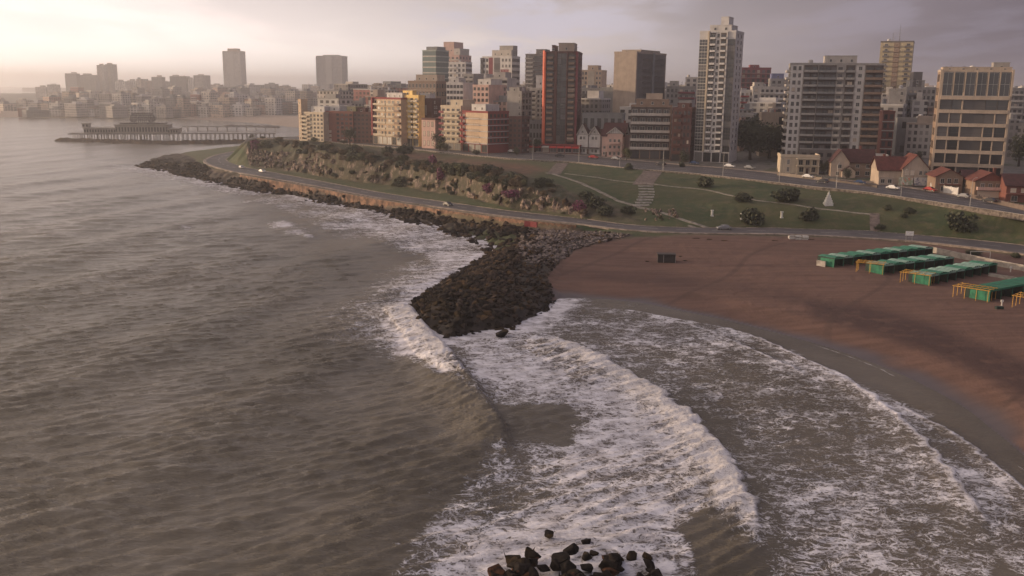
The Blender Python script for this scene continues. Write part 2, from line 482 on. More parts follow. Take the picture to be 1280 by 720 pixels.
cliffpoly = [(308,186),(343,192),(383,192),(400,193),(456,201),(490,205),(521,211),(567,212),(598,224),(640,232),(661,236),(702,251),(735,264),(732,271),(682,263.5),(635,259),(600,250),(571,243),(525,237),(490,231),(450,227),(400,220),(383,216),(343,211),(312,207)]
z_cliff = zone(cliffpoly, 2)*near
vegtop = [(306,172),(330,172),(400,178),(450,184),(480,190),(520,200),(575,208),(640,215),(700,232),(720,250),(702,251),(661,236),(640,232),(598,224),(567,212),(521,211),(490,205),(456,201),(400,195),(343,196),(308,190)]
z_veg = zone(vegtop, 3)*near
vegdark = [(690,240),(740,244),(780,262),(800,278),(760,276),(720,268),(695,262)]
z_veg = np.maximum(z_veg, zone(vegdark, 4)*.8*near)
z_dry = zone([(470,186),(520,190),(600,200),(660,205),(690,214),(640,222),(570,212),(520,205)], 4)*near
z_moss = zone([(560,288),(600,290),(650,292),(660,300),(640,312),(622,318),(600,300)], 3)*near
z_city = (flat[:, 1] > 300)*(1.0)*(~in_poly(pix, [(-500,5000),(-500,300),(300,180),(325,172.5),(345,172.5),(372,171),(400,172)]+UP_IN[2:]+[(1700,320),(1700,5000)]))*land_like
# thin strips of beach along the bay
dbay, _, _ = seg_dist(flat, BAY)
z_bay = sstep(110, 60, dbay)*(flat[:, 1] > 560)
z_city = np.where(z_bay > .5, 0, z_city)
z_kelp = zone([(1000,372),(1100,385),(1180,410),(1290,455),(1400,510),(1400,560),(1290,497),(1200,455),(1100,420),(1020,398)], 9)*1.0
z_kelp = np.maximum(z_kelp, zone([(700,335),(900,350),(1010,368),(1000,380),(880,362),(700,345)], 5)*.5)*near
# wetness on the beach: distance from the water line
dsh, _, _ = seg_dist(flat, [(v.x, v.y) for v in L_shR])
wetw = 1.0
z_wet = sstep(wetw+3.0, wetw-1.5, dsh + 3.0*(fbm(flat[:, 0]*.09, flat[:, 1]*.09, 3, 5)-.5)*2)
z_wet = np.maximum(z_wet, (hz < .1)*1.0)
# ---- relief
x_, y_ = flat[:, 0], flat[:, 1]
nfine = fbm(x_*.35, y_*.35, 4, 3)-.5
nbig = fbm(x_*.06, y_*.06, 4, 9)-.5
calm = (1-z_road)*near
rel = np.zeros(len(flat))
rel += z_break*calm*(nfine*1.2)
rel += z_shore*calm*((1-z_wall)*(1-z_earth*.8))*((fbm(x_*.3, y_*.3, 4, 21)-.55)*3.0)
rel += z_cliff*calm*((np.abs(fbm(x_*.25, y_*.25, 3, 31)-.5)*5.0-.7) + (fbm(x_*.12, y_*.12, 2, 35)-.5)*3.0)
rel += z_veg*calm*((fbm(x_*.3, y_*.3, 3, 41)-.4)*2.2)
gr = np.clip(1-z_cliff-z_veg-z_sand-z_break-z_shore-z_city, 0, 1)
rel += gr*calm*(nbig*.9 + nfine*.12)
rel += z_sand*calm*(nbig*.28 + (fbm(x_*.5, y_*.5, 3, 51)-.5)*.16)*sstep(0, 12, dsh)
z = hz + rel
z = np.where(z_road > .3, hz-.12, z)
z = np.where(z_wall > .5, hz, z)
za = np.column_stack([z_sand, gr*near, np.maximum(z_cliff, 0), z_wet])
zb = np.column_stack([z_veg, np.clip(np.maximum(z_dry, 0), 0, 1), z_moss, z_city])
zc_ = np.column_stack([np.clip(np.maximum(z_shore*(1-z_earth*.9), z_break), 0, 1), np.maximum(z_wall*.4, z_earth*.5), z_bay, z_kelp])
nr, nc = DD.shape
idx = np.arange(nr*nc).reshape(nr, nc)
faces = np.stack([idx[:-1, :-1], idx[:-1, 1:], idx[1:, 1:], idx[1:, :-1]], -1).reshape(-1, 4)
keep = (z[faces].max(1) > -1.6)
faces = faces[keep]

# terrain material
def terrain_material():
    m, nt, b = new_mat('terrain')
    tc = N(nt, 'ShaderNodeTexCoord'); O = tc.outputs['Object']
    def attr(n_):
        a = N(nt, 'ShaderNodeAttribute'); a.attribute_name = n_
        s = N(nt, 'ShaderNodeSeparateColor'); nt.links.new(a.outputs['Color'], s.inputs[0])
        return s.outputs[0], s.outputs[1], s.outputs[2], a.outputs['Alpha']
    sand, grass, cliff, wet = attr('zone_a'); veg, dry, moss, city = attr('zone_b'); rock, wall, bay, kelp = attr('zone_c')
    n_big = noise(nt, O, .045, 5, .6); n_mid = noise(nt, O, .35, 5, .6); n_fin = noise(nt, O, 2.2, 5, .65)
    n_str = noise(nt, mapping(nt, O, (.05, .5, .5), rot=(0, 0, R(18))), 1.0, 5, .6)
    earth = mix_c(nt, map_r(nt, n_mid, .35, .65), (.10, .075, .055), (.19, .14, .105))
    # grass
    g = mix_c(nt, map_r(nt, n_big, .38, .62), (.038, .062, .017), (.070, .077, .025))
    g = mix_c(nt, map_r(nt, n_mid, .45, .7, 0, .6), g, (.145, .11, .06))
    g = mix_c(nt, map_r(nt, n_fin, .35, .65, 0, .45), g, (.03, .035, .018))
    c = mix_c(nt, grass, earth, g)
    d = mix_c(nt, map_r(nt, n_mid, .35, .65), (.15, .075, .045), (.075, .045, .028))
    c = mix_c(nt, math_n(nt, 'MULTIPLY', dry, map_r(nt, n_big, .35, .6, .4, 1)), c, d)
    v = mix_c(nt, map_r(nt, n_fin, .35, .65), (.022, .028, .014), (.07, .065, .032))
    v = mix_c(nt, map_r(nt, n_mid, .5, .7, 0, .7), v, (.10, .065, .04))
    c = mix_c(nt, veg, c, v)
    # cliff: pale weathered quartzite with dark cracks and hanging growth
    ns = noise(nt, mapping(nt, O, (.5, .5, .16)), 1.0, 5, .65)
    k = mix_c(nt, map_r(nt, ns, .38, .62), (.075, .055, .047), (.25, .19, .155))
    vo_ = N(nt, 'ShaderNodeTexVoronoi'); vo_.feature = 'DISTANCE_TO_EDGE'; vo_.inputs['Scale'].default_value = .42
    nt.links.new(O, vo_.inputs['Vector'])
    k = mix_c(nt, map_r(nt, vo_.outputs[0], 0, .12, .8, 0), k, (.035, .028, .022))
    k = mix_c(nt, map_r(nt, n_mid, .42, .52), k, v)
    c = mix_c(nt, cliff, c, k)
    # dark rock on the shore
    r_ = mix_c(nt, map_r(nt, n_mid, .35, .65), (.018, .014, .012), (.058, .044, .035))
    r_ = mix_c(nt, map_r(nt, n_fin, .55, .8, 0, .4), r_, (.10, .075, .058))
    c = mix_c(nt, rock, c, r_)
    mo = mix_c(nt, map_r(nt, n_fin, .4, .6), (.02, .024, .012), (.075, .088, .022))
    c = mix_c(nt, moss, c, mo)
    w_ = mix_c(nt, map_r(nt, n_mid, .3, .7), (.15, .10, .068), (.27, .19, .135))
    w_ = mix_c(nt, map_r(nt, n_fin, .55, .7, 0, .6), w_, (.11, .07, .045))
    c = mix_c(nt, wall, c, w_)
    # sand
    s_ = mix_c(nt, map_r(nt, n_str, .35, .65), (.104, .055, .039), (.158, .086, .062))
    s_ = mix_c(nt, map_r(nt, n_mid, .4, .7, 0, .45), s_, (.15, .082, .066))
    vs_ = N(nt, 'ShaderNodeTexVoronoi'); vs_.inputs['Scale'].default_value = .8; nt.links.new(O, vs_.inputs['Vector'])
    s_ = mix_c(nt, map_r(nt, vs_.outputs[0], .0, .35, .28, 0), s_, (.10, .055, .045))
    s_ = mix_c(nt, math_n(nt, 'MULTIPLY', kelp, map_r(nt, n_mid, .3, .55, .45, 1)), s_, (.058, .028, .024))
    wt_ = N(nt, 'ShaderNodeTexWave'); wt_.wave_type = 'BANDS'; wt_.inputs['Scale'].default_value = .022; wt_.inputs['Distortion'].default_value = 9; wt_.inputs['Detail'].default_value = 1.5; wt_.inputs['Detail Scale'].default_value = .35
    nt.links.new(mapping(nt, O, (.35, 1, 1), rot=(0, 0, R(14))), wt_.inputs['Vector'])
    s_ = mix_c(nt, map_r(nt, wt_.outputs[0], .992, 1, 0, .42), s_, (.055, .030, .023))
    sw = mix_c(nt, map_r(nt, n_str, .3, .7), (.066, .050, .046), (.088, .068, .062))
    s_ = mix_c(nt, wet, s_, sw)
    c = mix_c(nt, sand, c, s_)
    cb = mix_c(nt, map_r(nt, n_mid, .35, .65), (.26, .20, .16), (.34, .27, .22))
    c = mix_c(nt, bay, c, cb)
    cc = mix_c(nt, map_r(nt, n_mid, .35, .65), (.08, .075, .07), (.14, .13, .12))
    cc = mix_c(nt, map_r(nt, n_big, .56, .6), cc, (.05, .06, .03))
    c = mix_c(nt, city, c, cc)
    nt.links.new(c, b.inputs['Base Color'])
    rr = math_n(nt, 'MULTIPLY', wet, sand)
    nt.links.new(map_r(nt, rr, 0, 1, .92, .36, False), b.inputs['Roughness'])
    bp = N(nt, 'ShaderNodeBump'); bp.inputs['Distance'].default_value = .5
    nt.links.new(map_r(nt, rr, 0, 1, .55, .02, False), bp.inputs['Strength'])
    nt.links.new(math_n(nt, 'ADD', math_n(nt, 'MULTIPLY', n_fin, .45), n_mid), bp.inputs['Height'])
    nt.links.new(bp.outputs[0], b.inputs['Normal'])
    return m
M_TER = terrain_material()
verts_t = np.column_stack([flat, z])
# split into named grounds that share their border vertices' positions
fm = lambda a: a[faces].mean(1)
cls = np.zeros(len(faces), int)              # 0 hillside
cls[(fm(z_sand) > .5)] = 1                   # beach
cls[(fm(np.maximum(z_shore, z_break*.99)) > .5) & (cls == 0)] = 2
cls[(fm(z_cliff) > .5)] = 3
cls[(fm(z_city) > .5)] = 4
cls[(fm(z_bay) > .5) | (flat[faces].mean(1)[:, 1] > 560)] = np.where(fm(z_bay)[(fm(z_bay) > .5) | (flat[faces].mean(1)[:, 1] > 560)] > .5, 5, 4)
for k, nm in enumerate(['grass_slope', 'beach', 'rocky_shore', 'cliff', 'city_ground', 'bay_beach']):
    fk = faces[cls == k]
    if not len(fk): continue
    u, inv = np.unique(fk, return_inverse=True)
    me = np_mesh(nm, verts_t[u], inv.reshape(fk.shape), M_TER, True, {'zone_a': za[u], 'zone_b': zb[u], 'zone_c': zc_[u]})
    tag(link(nm, me), kind='structure')

# deep sea floor / base sheet reaching the horizon
mb = MB(); mb.quad((-9000,-700,-4),(9000,-700,-4),(9000,9000,-4),(-9000,9000,-4))
tag(link('seabed', mb.mesh('seabed', plain('seabed', (.1,.08,.06)))), kind='structure')
far_land = plain('far_land', (.10, .10, .08), .95, scale=.01)
mb2 = MB(); mb2.box(-2500, 9000, 4890, 8990, -3.5, 18)
tag(link('far_land', mb2.mesh('far_land', far_land)), kind='structure')
tick("terrain")
# ================================================================== second height lookup: the finished relief
nearf = faces[(flat[faces].mean(1)[:, 1] < 640)]
u_, inv_ = np.unique(nearf, return_inverse=True)
bvh2 = BVHTree.FromPolygons(verts_t[u_].tolist(), inv_.reshape(nearf.shape).tolist())
def gz2(x, y):
    h = bvh2.ray_cast(Vector((x, y, 500.0)), down)
    return h[0].z if h[0] is not None else gz(x, y)
def hit2(px, py):
    h = bvh2.ray_cast(CO, ray(px, py).normalized())
    return h[0] if h[0] is not None else P(px, py, 0.0)

# ================================================================== WATER
wc = np.tan(np.arctan((np.arange(-150, 1560, 1.75)-640)/F_PX))
Wd = [60.0]
while Wd[-1] < 8900: Wd.append(Wd[-1] + max(.38, Wd[-1]**2/72000))
Wd = np.array(Wd)
S_, D_ = np.meshgrid(wc, Wd)
wx = (S_*D_).ravel(); wy = D_.ravel(); wstep = np.maximum(.38, wy**2/72000); wlat = wy*1.75/F_PX
wp = np.stack([wx, wy], 1)
nearw = wy < 1400
wz = np.zeros(len(wp))
r3 = np.random.default_rng(5)
def swell(lam, deg, amp, ph, sharp=0.0):
    k = 2*math.pi/lam; d = (math.sin(R(deg)), math.cos(R(deg)))
    p_ = k*(wx*d[0] + wy*d[1]) + ph
    return amp*np.sin(p_)
att = lambda lam: np.clip((lam/(wstep*2.2))-.6, 0, 1)
patch = .65 + .7*fbm(wx*.012, wy*.012, 3, 71)
for lam in np.geomspace(1.0, 11, 62):
    deg = r3.normal(-20, 19) + 0
    amp = .0185*lam**.05*r3.uniform(.6, 1.3)
    wz += swell(lam*r3.uniform(.9, 1.1), deg, amp, r3.uniform(0, 6.28))*att(lam)*patch
for lam, deg, amp in [(18, -70, .08), (25, -80, .11), (13, -60, .05), (36, -74, .14), (52, -50, .08)]:
    wz += swell(lam, deg, amp, r3.uniform(0, 6.28))*att(lam)*(.4+1.2*fbm(wx*.02+9, wy*.02, 2, 77))
wz = wz + np.abs(wz)*.25
pixw = project(np.column_stack([wp, np.zeros(len(wp))]))
def WP(pts): return [(P(a, b, 0).x, P(a, b, 0).y) for a, b in pts]
nw = nearw & (wy < 700)
ii = np.nonzero(nw)[0]; q = wp[ii]; pq = pixw[ii]
foam = np.zeros(len(wp)); froth = np.zeros(len(wp)); lace = np.zeros(len(wp))
def fpoly(poly, f, val):
    foam[ii] = np.maximum(foam[ii], poly_mask(pj, poly, f*1.4)*val*(1.0 if val > .6 else .9))
pj = pq + (np.stack([fbm(q[:, 0]*.11, q[:, 1]*.11, 4, 91), fbm(q[:, 0]*.11+40, q[:, 1]*.11, 4, 92)], 1)-.5)*np.array((54, 34))*np.clip(120/q[:, 1:2], .25, 1.2)
n_lo = fbm(q[:, 0]*.06, q[:, 1]*.06, 4, 81); n_md = fbm(q[:, 0]*.25, q[:, 1]*.25, 4, 83)
# distance calm near the beach
dR, sR, _ = seg_dist(q, [(v.x, v.y) for v in L_shR]); dL, _, _ = seg_dist(q, [(v.x, v.y) for v in L_shL+L_shB])
inside_bay = poly_mask(pq, [(690,372),(860,384),(1000,415),(1160,470),(1300,560),(1500,760),(960,760),(945,672),(890,555),(800,480),(740,440),(650,405)], 14)
wz[ii] *= 1-.80*inside_bay*sstep(60, 12, dR) - .12*inside_bay
wz[ii] *= sstep(0, 5, np.minimum(dR, dL+1.5))
# breakers: polyline, height, back width, front width, shoreward is left of the direction
def breaker(pts, A, wb, wf, fr, a0=.08, a1=.08, jag=1.0, fr_w=3.0, seed=1):
    L = [(c[0], c[1]) for c in curve(WP(pts), 3.0)]
    La = np.array([c[:2] for c in L]); lo = La.min(0)-28; hi = La.max(0)+28
    kb = np.nonzero((q[:, 0] > lo[0]) & (q[:, 0] < hi[0]) & (q[:, 1] > lo[1]) & (q[:, 1] < hi[1]))[0]
    d = np.full(len(q), 99.0); s = np.ones(len(q)); t = np.zeros(len(q)); d[kb], s[kb], t[kb] = seg_dist(q[kb], L)
    sd_ = d*np.where(s == 0, 1, s) + jag*(fbm(q[:, 0]*.4, q[:, 1]*.4, 3, seed)-.5)*2
    env = sstep(0, a0, t)*sstep(1, 1-a1, t)*np.where((t <= 0) | (t >= 1), 0, 1)
    h = np.where(sd_ < 0, np.exp(-(sd_/wb)**2), np.exp(-(sd_/wf)**2))
    lump = 1 + (.30*(fbm(q[:, 0]*2.4, q[:, 1]*2.4, 2, seed+2)-.5) + .5*(fbm(q[:, 0]*.2, q[:, 1]*.2, 2, seed+6)-.5))*fr
    wz[ii] += A*env*h*lump
    fm_ = env*np.where(sd_ < 0, np.exp(-(sd_/fr_w)**2), np.exp(-(sd_/(wf*.9))**2))
    return env, sd_, t, fm_
e1, s1, t1, f1 = breaker([(500,380),(520,402),(545,432),(570,462),(592,492),(610,520),(624,545),(634,566),(640,580)], 1.7, 5.0, 1.1, .5, .1, .16, .5, 2.6, 101)
froth[ii] = np.maximum(froth[ii], f1*sstep(.62, .38, t1))
foam[ii] = np.maximum(foam[ii], f1*sstep(.80, .45, t1)*.9)
lace[ii] = np.maximum(lace[ii], e1*np.exp(-((s1+.2)/.25)**2)*sstep(.3, .6, t1)*.5)
e2, s2, t2, f2 = breaker([(640,414),(690,424),(745,448),(800,478),(850,513),(890,552),(918,592),(938,632),(947,670),(944,700),(950,730)], 0.72, 5.5, .9, .8, .10, .22, 1.3, 5.0, 103)
froth[ii] = np.maximum(froth[ii], f2*sstep(.02, .25, t2)*sstep(1, .80, t2))
foam[ii] = np.maximum(foam[ii], f2)
e3, s3, t3, f3 = breaker([(1000,455),(1050,474),(1092,496),(1140,540),(1172,572),(1202,612),(1224,652),(1240,690)], .32, 2.4, .6, .6, .25, .22, .9, 1.2, 107)
froth[ii] = np.maximum(froth[ii], f3*sstep(.35, .7, t3)*.62); foam[ii] = np.maximum(foam[ii], f3*.75)
for pts, A in [([(700,385),(780,388),(860,402),(930,416),(1000,446),(1050,468),(1090,493)], .16), ([(1090,495),(1150,520),(1200,548),(1250,588),(1290,622),(1350,700)], .16), ([(800,393),(870,408),(925,430),(975,452),(1010,470)], .10)]:
    e, s, t, f = breaker(pts, A, 1.6, .35, .4, .1, .1, .8, .7, 111)
    foam[ii] = np.maximum(foam[ii], f*.82); lace[ii] = np.maximum(lace[ii], e*np.exp(-(s/.30)**2)*1.1)
    foam[ii] = np.maximum(foam[ii], e*np.where(s < 0, np.exp(-(s/9)**2), 0)*.50)
lace[ii] = np.maximum(lace[ii], e3*np.exp(-((s3-.1)/.35)**2)*1.1)
lace[ii] = np.maximum(lace[ii], e2*np.exp(-((s2-.3)/.4)**2)*.9)
# water's edge: a thin broken line
ej = (fbm(q[:, 0]*.1, q[:, 1]*.1, 3, 121)-.5)*6
lace[ii] = np.maximum(lace[ii], np.exp(-((dR-1.6+ej*.35)/.22)**2)*sstep(.38, .5, n_lo)*sstep(960, 1040, pq[:, 0])*.8)
# whitecaps out at sea
for (cx_, cy_, rx, ry, val) in [(352,281,14,5,.9),(372,291,16,5,.8),(385,296,8,3,.9),(232,284,9,3,.5),(308,252,8,3,.35),(690,700,20,6,.4),(445,268,30,6,.5),(540,615,10,4,.4),(500,680,14,2.5,.35)]:
    g = np.exp(-(((pq[:, 0]-cx_)/rx)**2+((pq[:, 1]-cy_)/ry)**2))
    foam[ii] = np.maximum(foam[ii], g*val); wz[ii] += g*.5*(val > .6)
# foam fields
fpoly([(560,420),(600,420),(640,412),(700,425),(745,450),(800,480),(850,515),(890,555),(918,592),(938,632),(947,670),(925,650),(885,632),(868,655),(862,740),(700,760),(520,740),(545,692),(600,660),(640,645),(672,612),(700,575),(728,545),(735,525),(715,503),(655,500),(605,494),(585,468)], 9, .70)
fpoly([(700,440),(780,480),(860,550),(900,610),(860,640),(800,560),(740,500)], 16, .84)
fpoly([(640,660),(700,600),(760,600),(850,640),(860,760),(560,760),(570,690)], 18, .88)
fpoly([(560,420),(650,420),(730,460),(740,490),(660,496),(600,490)], 12, .86)
fpoly([(600,565),(650,552),(735,556),(730,600),(690,640),(600,668),(520,720),(480,720),(540,660),(585,610)], 12, .50)
fpoly([(395,258),(450,262),(500,275),(540,288),(580,298),(622,316),(600,328),(560,350),(514,386),(512,400),(560,440),(598,492),(560,478),(520,450),(490,430),(470,395),(500,362),(545,330),(500,312),(455,292),(420,274),(380,262)], 9, .66)
fpoly([(540,395),(570,440),(598,488),(560,478),(520,452),(490,428),(480,405),(500,380)], 8, .80)
fpoly([(300,240),(360,246),(400,262),(460,290),(440,300),(380,275),(330,255)], 6, .42)
fpoly([(690,380),(780,386),(870,404),(1000,447),(1092,496),(1140,540),(1172,572),(1202,612),(1224,652),(1240,690),(1240,760),(960,760),(947,672),(918,592),(850,513),(745,448),(660,410)], 8, .40)
fpoly([(700,388),(780,392),(900,420),(960,460),(900,470),(800,440),(700,420)], 10, .54)
fpoly([(950,600),(1080,580),(1180,640),(1200,690),(960,690)], 16, .50)
fpoly([(1090,495),(1150,520),(1250,590),(1330,680),(1330,760),(1240,700),(1224,652),(1172,572)], 6, .52)
# dark trough in front of the second breaker and brown patch between the first two
tr = poly_mask(pj, [(800,470),(900,520),(960,590),(985,690),(948,690),(935,630),(890,552),(840,505)], 8)
foam[ii] *= 1-.42*tr*(1-f2)
tr = poly_mask(pj, [(600,497),(650,502),(712,505),(733,526),(722,548),(640,552),(634,545)], 6); foam[ii] *= 1-.95*tr
tr = poly_mask(pj, [(868,660),(885,636),(930,656),(948,690),(952,760),(860,760)], 7); foam[ii] *= 1-.75*tr*(1-f2*.8)
# foam round the shore rocks
foam[ii] = np.maximum(foam[ii], np.exp(-(dL/7.5)**2)*.98*sstep(0, 20, pq[:, 0]-165)*(wy[ii] < 520))
foam[ii] = np.maximum(foam[ii], np.exp(-(dL/16)**2)*.60*(wy[ii] < 520)*(pq[:, 0] < 620))
foam[ii] += (n_lo-.5)*.34*(foam[ii] > .08)
foam[ii] = np.clip(foam[ii], 0, 1)
wz[ii] = np.where(np.maximum(froth[ii], lace[ii]) > .05, wz[ii], wz[ii]*(1-.35*sstep(.2, .7, foam[ii])))
# build
idx = np.arange(len(wp)).reshape(D_.shape)
fw = np.stack([idx[:-1, :-1], idx[:-1, 1:], idx[1:, 1:], idx[1:, :-1]], -1).reshape(-1, 4)
cx = wp[fw].mean(1)
inp = in_poly(cx, sea_outline) | (cx[:, 1] > 1e9)
seadist, _, _ = seg_dist(cx[cx[:, 1] < 1500], sea_outline, True)
kk = np.zeros(len(cx), bool); kk[cx[:, 1] < 1500] = seadist < 12
far_sea = (cx[:, 0] < -1100) | (cx[:, 1] > 1e9)
fw = fw[inp | kk | far_sea]
u2, iv2 = np.unique(fw, return_inverse=True)
VW = np.column_stack([wp, wz])[u2]
AT = np.column_stack([foam, froth, lace, np.clip(wy/600, 0, 1)])[u2]
def water_material():
    m, nt, b = new_mat('sea_water')
    tc = N(nt, 'ShaderNodeTexCoord'); O = tc.outputs['Object']
    a = N(nt, 'ShaderNodeAttribute'); a.attribute_name = 'foam'
    s = N(nt, 'ShaderNodeSeparateColor'); nt.links.new(a.outputs['Color'], s.inputs[0])
    fo, fr, la = s.outputs[0], s.outputs[1], s.outputs[2]
    # domain warp
    wn = N(nt, 'ShaderNodeTexNoise'); wn.inputs['Scale'].default_value = .35; wn.inputs['Detail'].default_value = 4; nt.links.new(O, wn.inputs['Vector'])
    va = N(nt, 'ShaderNodeVectorMath'); va.operation = 'MULTIPLY_ADD'; nt.links.new(wn.outputs['Color'], va.inputs[0]); va.inputs[1].default_value = (2.6, 2.6, 0); nt.links.new(mapping(nt, O, (.88, 1.15, 1), rot=(0, 0, R(-8))), va.inputs[2])
    Wv = va.outputs[0]
    big = noise(nt, O, .075, 4, .6)
    def ridged(sc, det=3):
        n = noise(nt, Wv, sc, det, .55)
        return math_n(nt, 'SUBTRACT', 1.0, math_n(nt, 'MULTIPLY', math_n(nt, 'ABSOLUTE', math_n(nt, 'SUBTRACT', n, .5)), 5.0), clamp=True)
    vr = N(nt, 'ShaderNodeTexVoronoi'); vr.feature = 'DISTANCE_TO_EDGE'; vr.inputs['Scale'].default_value = .75; nt.links.new(Wv, vr.inputs['Vector'])
    cell = map_r(nt, vr.outputs[0], 0, .13, 1, 0)
    vr2 = N(nt, 'ShaderNodeTexVoronoi'); vr2.feature = 'DISTANCE_TO_EDGE'; vr2.inputs['Scale'].default_value = 3.0; nt.links.new(Wv, vr2.inputs['Vector'])
    cell2 = map_r(nt, vr2.outputs[0], 0, .18, 1, 0)
    r1 = ridged(1.1, 4); r2 = ridged(3.4, 4)
    fn = noise(nt, Wv, .38, 8, .70)
    pat = math_n(nt, 'ADD', math_n(nt, 'MULTIPLY', r1, .40), math_n(nt, 'MULTIPLY', r2, .30))
    pat = math_n(nt, 'ADD', pat, math_n(nt, 'MULTIPLY', cell, .17))
    pat = math_n(nt, 'ADD', pat, math_n(nt, 'MULTIPLY', cell2, .15))
    pat = math_n(nt, 'ADD', pat, math_n(nt, 'MULTIPLY', math_n(nt, 'SUBTRACT', fn, .5), 1.25))
    pat = math_n(nt, 'ADD', pat, math_n(nt, 'MULTIPLY', math_n(nt, 'SUBTRACT', big, .5), .9))
    val = math_n(nt, 'ADD', math_n(nt, 'MULTIPLY', fo, 1.0), math_n(nt, 'MULTIPLY', math_n(nt, 'SUBTRACT', pat, .47), 1.5))
    mask = map_r(nt, val, .52, .98)
    mask = math_n(nt, 'MULTIPLY', mask, map_r(nt, fo, .10, .30))
    froth_m = map_r(nt, math_n(nt, 'ADD', fr, math_n(nt, 'MULTIPLY', math_n(nt, 'ADD', math_n(nt, 'MULTIPLY', math_n(nt, 'SUBTRACT', r2, .5), .28), math_n(nt, 'SUBTRACT', fn, .5)), 1.25)), .32, .80)
    mask = math_n(nt, 'MAXIMUM', mask, froth_m)
    lm = map_r(nt, math_n(nt, 'ADD', la, math_n(nt, 'MULTIPLY', math_n(nt, 'SUBTRACT', fn, .5), 1.2)), .45, .75)
    mask = math_n(nt, 'MAXIMUM', mask, math_n(nt, 'MULTIPLY', lm, .8))
    n1 = noise(nt, O, .03, 4)
    body = mix_c(nt, map_r(nt, n1, .35, .65), (.098, .084, .062), (.148, .128, .099))
    body = mix_c(nt, map_r(nt, fo, .2, .8, 0, .6), body, (.125, .105, .095))
    fcol = mix_c(nt, map_r(nt, fn, .35, .65), (.42, .40, .42), (.80, .785, .83))
    fcol = mix_c(nt, math_n(nt, 'MULTIPLY', fr, .75), fcol, mix_c(nt, map_r(nt, r2, .2, .8), (.27, .235, .215), (.68, .65, .64)))
    nt.links.new(mix_c(nt, mask, body, fcol), b.inputs['Base Color'])
    nt.links.new(map_r(nt, mask, 0, 1, .20, .9, False), b.inputs['Roughness'])
    b.inputs['IOR'].default_value = 1.333
    # short ripples
    m1 = noise(nt, mapping(nt, O, (1.2, 3.6, 1), rot=(0, 0, R(20))), 1.0, 6, .62)
    m2 = noise(nt, mapping(nt, O, (.22, .7, 1), rot=(0, 0, R(24))), 1.0, 4, .6)
    hgt = math_n(nt, 'ADD', math_n(nt, 'MULTIPLY', m1, .50), math_n(nt, 'MULTIPLY', m2, 1.3))
    hgt = math_n(nt, 'ADD', hgt, math_n(nt, 'MULTIPLY', mask, .28))
    hgt = math_n(nt, 'ADD', hgt, math_n(nt, 'MULTIPLY', math_n(nt, 'MULTIPLY', fn, mask), .8))
    bp = N(nt, 'ShaderNodeBump'); bp.inputs['Distance'].default_value = .55
    gust = noise(nt, mapping(nt, O, (.045, .014, 1), rot=(0, 0, R(-12))), 1.0, 4, .6)
    nt.links.new(math_n(nt, 'MULTIPLY', map_r(nt, a.outputs['Alpha'], .15, 1, .72, .28), map_r(nt, gust, .35, .65, .55, 1.3)), bp.inputs['Strength'])
    nt.links.new(hgt, bp.inputs['Height']); nt.links.new(bp.outputs[0], b.inputs['Normal'])
    return m
tick("waves")
M_SEA = water_material()
tag(link('sea', np_mesh('sea', VW, iv2.reshape(fw.shape), M_SEA, True, {'foam': AT})), kind='structure')

# ================================================================== ROADS
M_ASPH = None
def road_material():
    m, nt, b = new_mat('asphalt')
    O = N(nt, 'ShaderNodeTexCoord').outputs['Object']
    c = mix_c(nt, map_r(nt, noise(nt, O, .12, 5, .6), .35, .65), (.062, .056, .058), (.098, .088, .090))
    c = mix_c(nt, map_r(nt, noise(nt, O, 2.0, 4), .55, .7, 0, .5), c, (.045, .04, .04))
    nt.links.new(c, b.inputs['Base Color']); b.inputs['Roughness'].default_value = .75
    return m
M_ASPH = road_material()
M_PAINT = plain('road_paint', (.55, .53, .50), .7)
M_WALK = plain('paving', (.27, .22, .185), .9, scale=.6, var=.3)
M_STONE = plain('stone_wall', (.175, .145, .125), .9, scale=1.2, var=.45, bump=.4)
M_CONC = plain('concrete', (.36, .33, .30), .85, scale=1.0, var=.25)
def resamp(pts, z, n):
    c = np.array([tuple(P(a[0], a[1], z(a[0]))) for a in curve(pts, 3)])
    l = np.r_[0, np.cumsum(np.linalg.norm(np.diff(c[:, :2], axis=0), axis=1))]
    t = np.linspace(0, l[-1], n)
    return np.stack([np.interp(t, l, c[:, i]) for i in range(3)], 1)
def strip(mb, A, B, dz=0.0, m=0):
    for i in range(len(A)-1):
        a, b, c, d = A[i]+[0,0,dz], A[i+1]+[0,0,dz], B[i+1]+[0,0,dz], B[i]+[0,0,dz]
        mb.quad(a, b, c, d, m)
def kerb(mb, A, side, w_=.35, h=.14, z0=-.4, m=0):
    """raised edge along A, w_ metres to the given side"""
    for i in range(len(A)-1):
        t = A[i+1]-A[i]; n = np.array((t[1], -t[0], 0)); n = n/max(np.linalg.norm(n), 1e-6)*w_*side
        a, b = A[i], A[i+1]; c, d = b+n, a+n
        up = np.array((0, 0, h)); dn = np.array((0, 0, z0))
        mb.quad(a+up, b+up, c+up, d+up, m); mb.quad(a+dn, b+dn, b+up, a+up, m); mb.quad(d+up, c+up, c+dn, d+dn, m)
        if i == 0: mb.quad(a+dn, a+up, d+up, d+dn, m)
        if i == len(A)-2: mb.quad(b+dn, c+dn, c+up, b+up, m)
